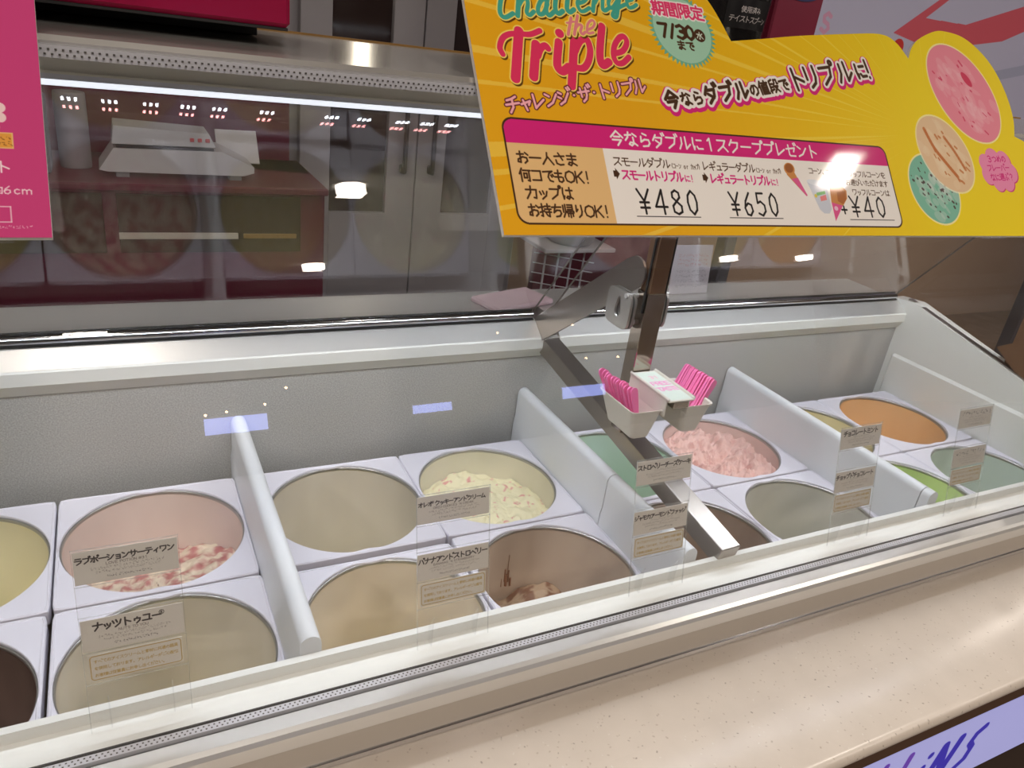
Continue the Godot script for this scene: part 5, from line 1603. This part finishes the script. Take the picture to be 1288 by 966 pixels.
	# pink cloth on the rear sill by the beam
	var cloth := part(self, "folded_cloth", box_mesh(Vector3.ZERO, Vector3(0.16, 0.012, 0.09), 0.004, Basis(Vector3(0, 1, 0), 0.3)), mat("cloth_pink", c8(226, 196, 204), 0.85), Vector3(0.85, 0.2475, -0.42))
	tag(cloth, "pale pink folded cloth on the rear sill beside the beam", "cloth")
	# printed notice behind the right glass
	var cv := Canvas.new(90, 100, 4.0, c8(206, 196, 200))
	for i in 3:
		fine_print(cv, Vector2(10, 76 - i * 9), 66, 6.0, c8(204, 120, 116), 0.0, 70 + i)
	for i in 4:
		fine_print(cv, Vector2(10, 44 - i * 10), 66, 6.0, c8(140, 130, 134), 0.0, 80 + i)
	t = thing("notice_card", "white printed notice standing behind the right rear glass", "notice", Vector3(1.265, 0.242, -0.43))
	var lean := Basis(Vector3(1, 0, 0), -0.12)
	part(t, "card", box_mesh(lean * Vector3(0.06, 0.058, 0), Vector3(0.115, 0.116, 0.002), 0.0, lean), mat("notice_paper", c8(206, 196, 200), 0.6))
	part(t, "notice_print", print_quad(lean * Vector3(0.0025, 0.0, 0.0014), Vector3(0.115, 0, 0), lean * Vector3(0, 0.116, 0)), printed("notice_print", cv, 0.5))
	# big printed wall board, top right
	var wb := Canvas.new(1500, 900, 0.8, c8(192, 190, 216))
	c_ribbon(wb)
	t = thing("wall_board", "large pale lavender wall board with red ribbon print, top right", "wall board", Vector3(1.62, 0.55, -0.62))
	part(t, "board", box_mesh(Vector3(0.75, 0.43, -0.012), Vector3(1.5, 0.9, 0.02), 0.002), mat("board_lavender", c8(192, 190, 216), 0.5))
	part(t, "board_print", print_quad(Vector3(0, -0.02, 0.0), Vector3(1.5, 0, 0), Vector3(0, 0.9, 0)), printed("wall_board_print", wb, 0.45))
	part(t, "frame_rail", box_mesh(Vector3(0.75, -0.03, 0.004), Vector3(1.52, 0.05, 0.05), 0.004), mat("rail_grey", c8(96, 92, 96), 0.5))
	part(t, "frame_post", box_mesh(Vector3(1.52, -0.28, -0.012), Vector3(0.05, 2.25, 0.05), 0.004), mat("rail_grey", c8(96, 92, 96), 0.5))
	part(t, "frame_post", box_mesh(Vector3(-0.02, -0.73, -0.012), Vector3(0.04, 1.36, 0.04), 0.004), mat("rail_grey", c8(96, 92, 96), 0.5))

func c_ribbon(c: Canvas) -> void:
	var red := c8(212, 88, 104)
	var pink := c8(216, 158, 190)
	# coordinates in millimetres from the board's lower left corner
	c.fill(pv([365, 345, 560, 480, 660, 545, 560, 460, 470, 392, 640, 395, 900, 480, 960, 520, 960, 430, 820, 372, 620, 336, 470, 330]), red)
	c.fill(pv([200, 420, 330, 520, 420, 620, 400, 500, 260, 440]), c8(168, 168, 192))
	c.ellipse(Vector2(398, 312), 22, 22, 0, c8(206, 48, 44))
	write(c, "S", Vector2(96, 318), 52, [[5.0, pink]], 1.0, 0.0, 0.8)
	c.fill(pv([640, 250, 1000, 330, 1000, 300, 700, 236]), c8(170, 172, 198))

# ------------------------------------------------------------------ across the passage, seen only mirrored in the front glass
func build_street() -> void:
	for q in [[0.90, 1.68, -0.27, -0.06, "bluish lit display panel across the passage, largest"], [6.2, 7.0, -0.30, -0.12, "bluish lit display panel across the passage, far right"], [3.7, 4.3, -0.28, -0.16, "small bluish lit display panel across the passage, middle"]]:
		var t := thing("lit_display", q[4], "display panel", Vector3((q[0] + q[1]) / 2, q[2], 9.9))
		var w: float = q[1] - q[0]
		var h: float = q[3] - q[2]
		part(t, "frame", box_mesh(Vector3(0, h / 2, 0.03), Vector3(w + 0.06, h + 0.06, 0.05), 0.004), mat("rail_grey", c8(96, 92, 96), 0.5))
		part(t, "screen", box_mesh(Vector3(0, h / 2, 0.0), Vector3(w, h, 0.02), 0.001), glow("display_screen_glow", Color(0.62, 0.68, 1.0), 5.0))
	var n := 0
	for q in [[0.90, 0.0], [1.15, 0.02], [1.62, 0.07], [1.9, 0.26], [6.5, 0.32], [7.1, 0.30], [6.3, 0.85], [5.0, 0.8]]:
		var t := thing("pendant_lamp", "small warm pendant lamp across the passage, %s of the mirrored dots" % ORDINAL[n], "pendant lamp", Vector3(q[0], q[1], 9.6), "pendant lamps across the passage")
		part(t, "bulb", lathe([0.0, -0.016, 0.013, -0.01, 0.018, 0.0, 0.013, 0.01, 0.0, 0.016], 16), glow("pendant_bulb_glow", Color(1.0, 0.82, 0.62), 22.0))
		part(t, "cord", box_mesh(Vector3(0, (CEIL_Y - q[1] + 0.015) / 2, 0), Vector3(0.008, CEIL_Y - q[1] - 0.015, 0.008), 0.0), mat("black_rubber", c8(26, 24, 22), 0.6))
		n += 1
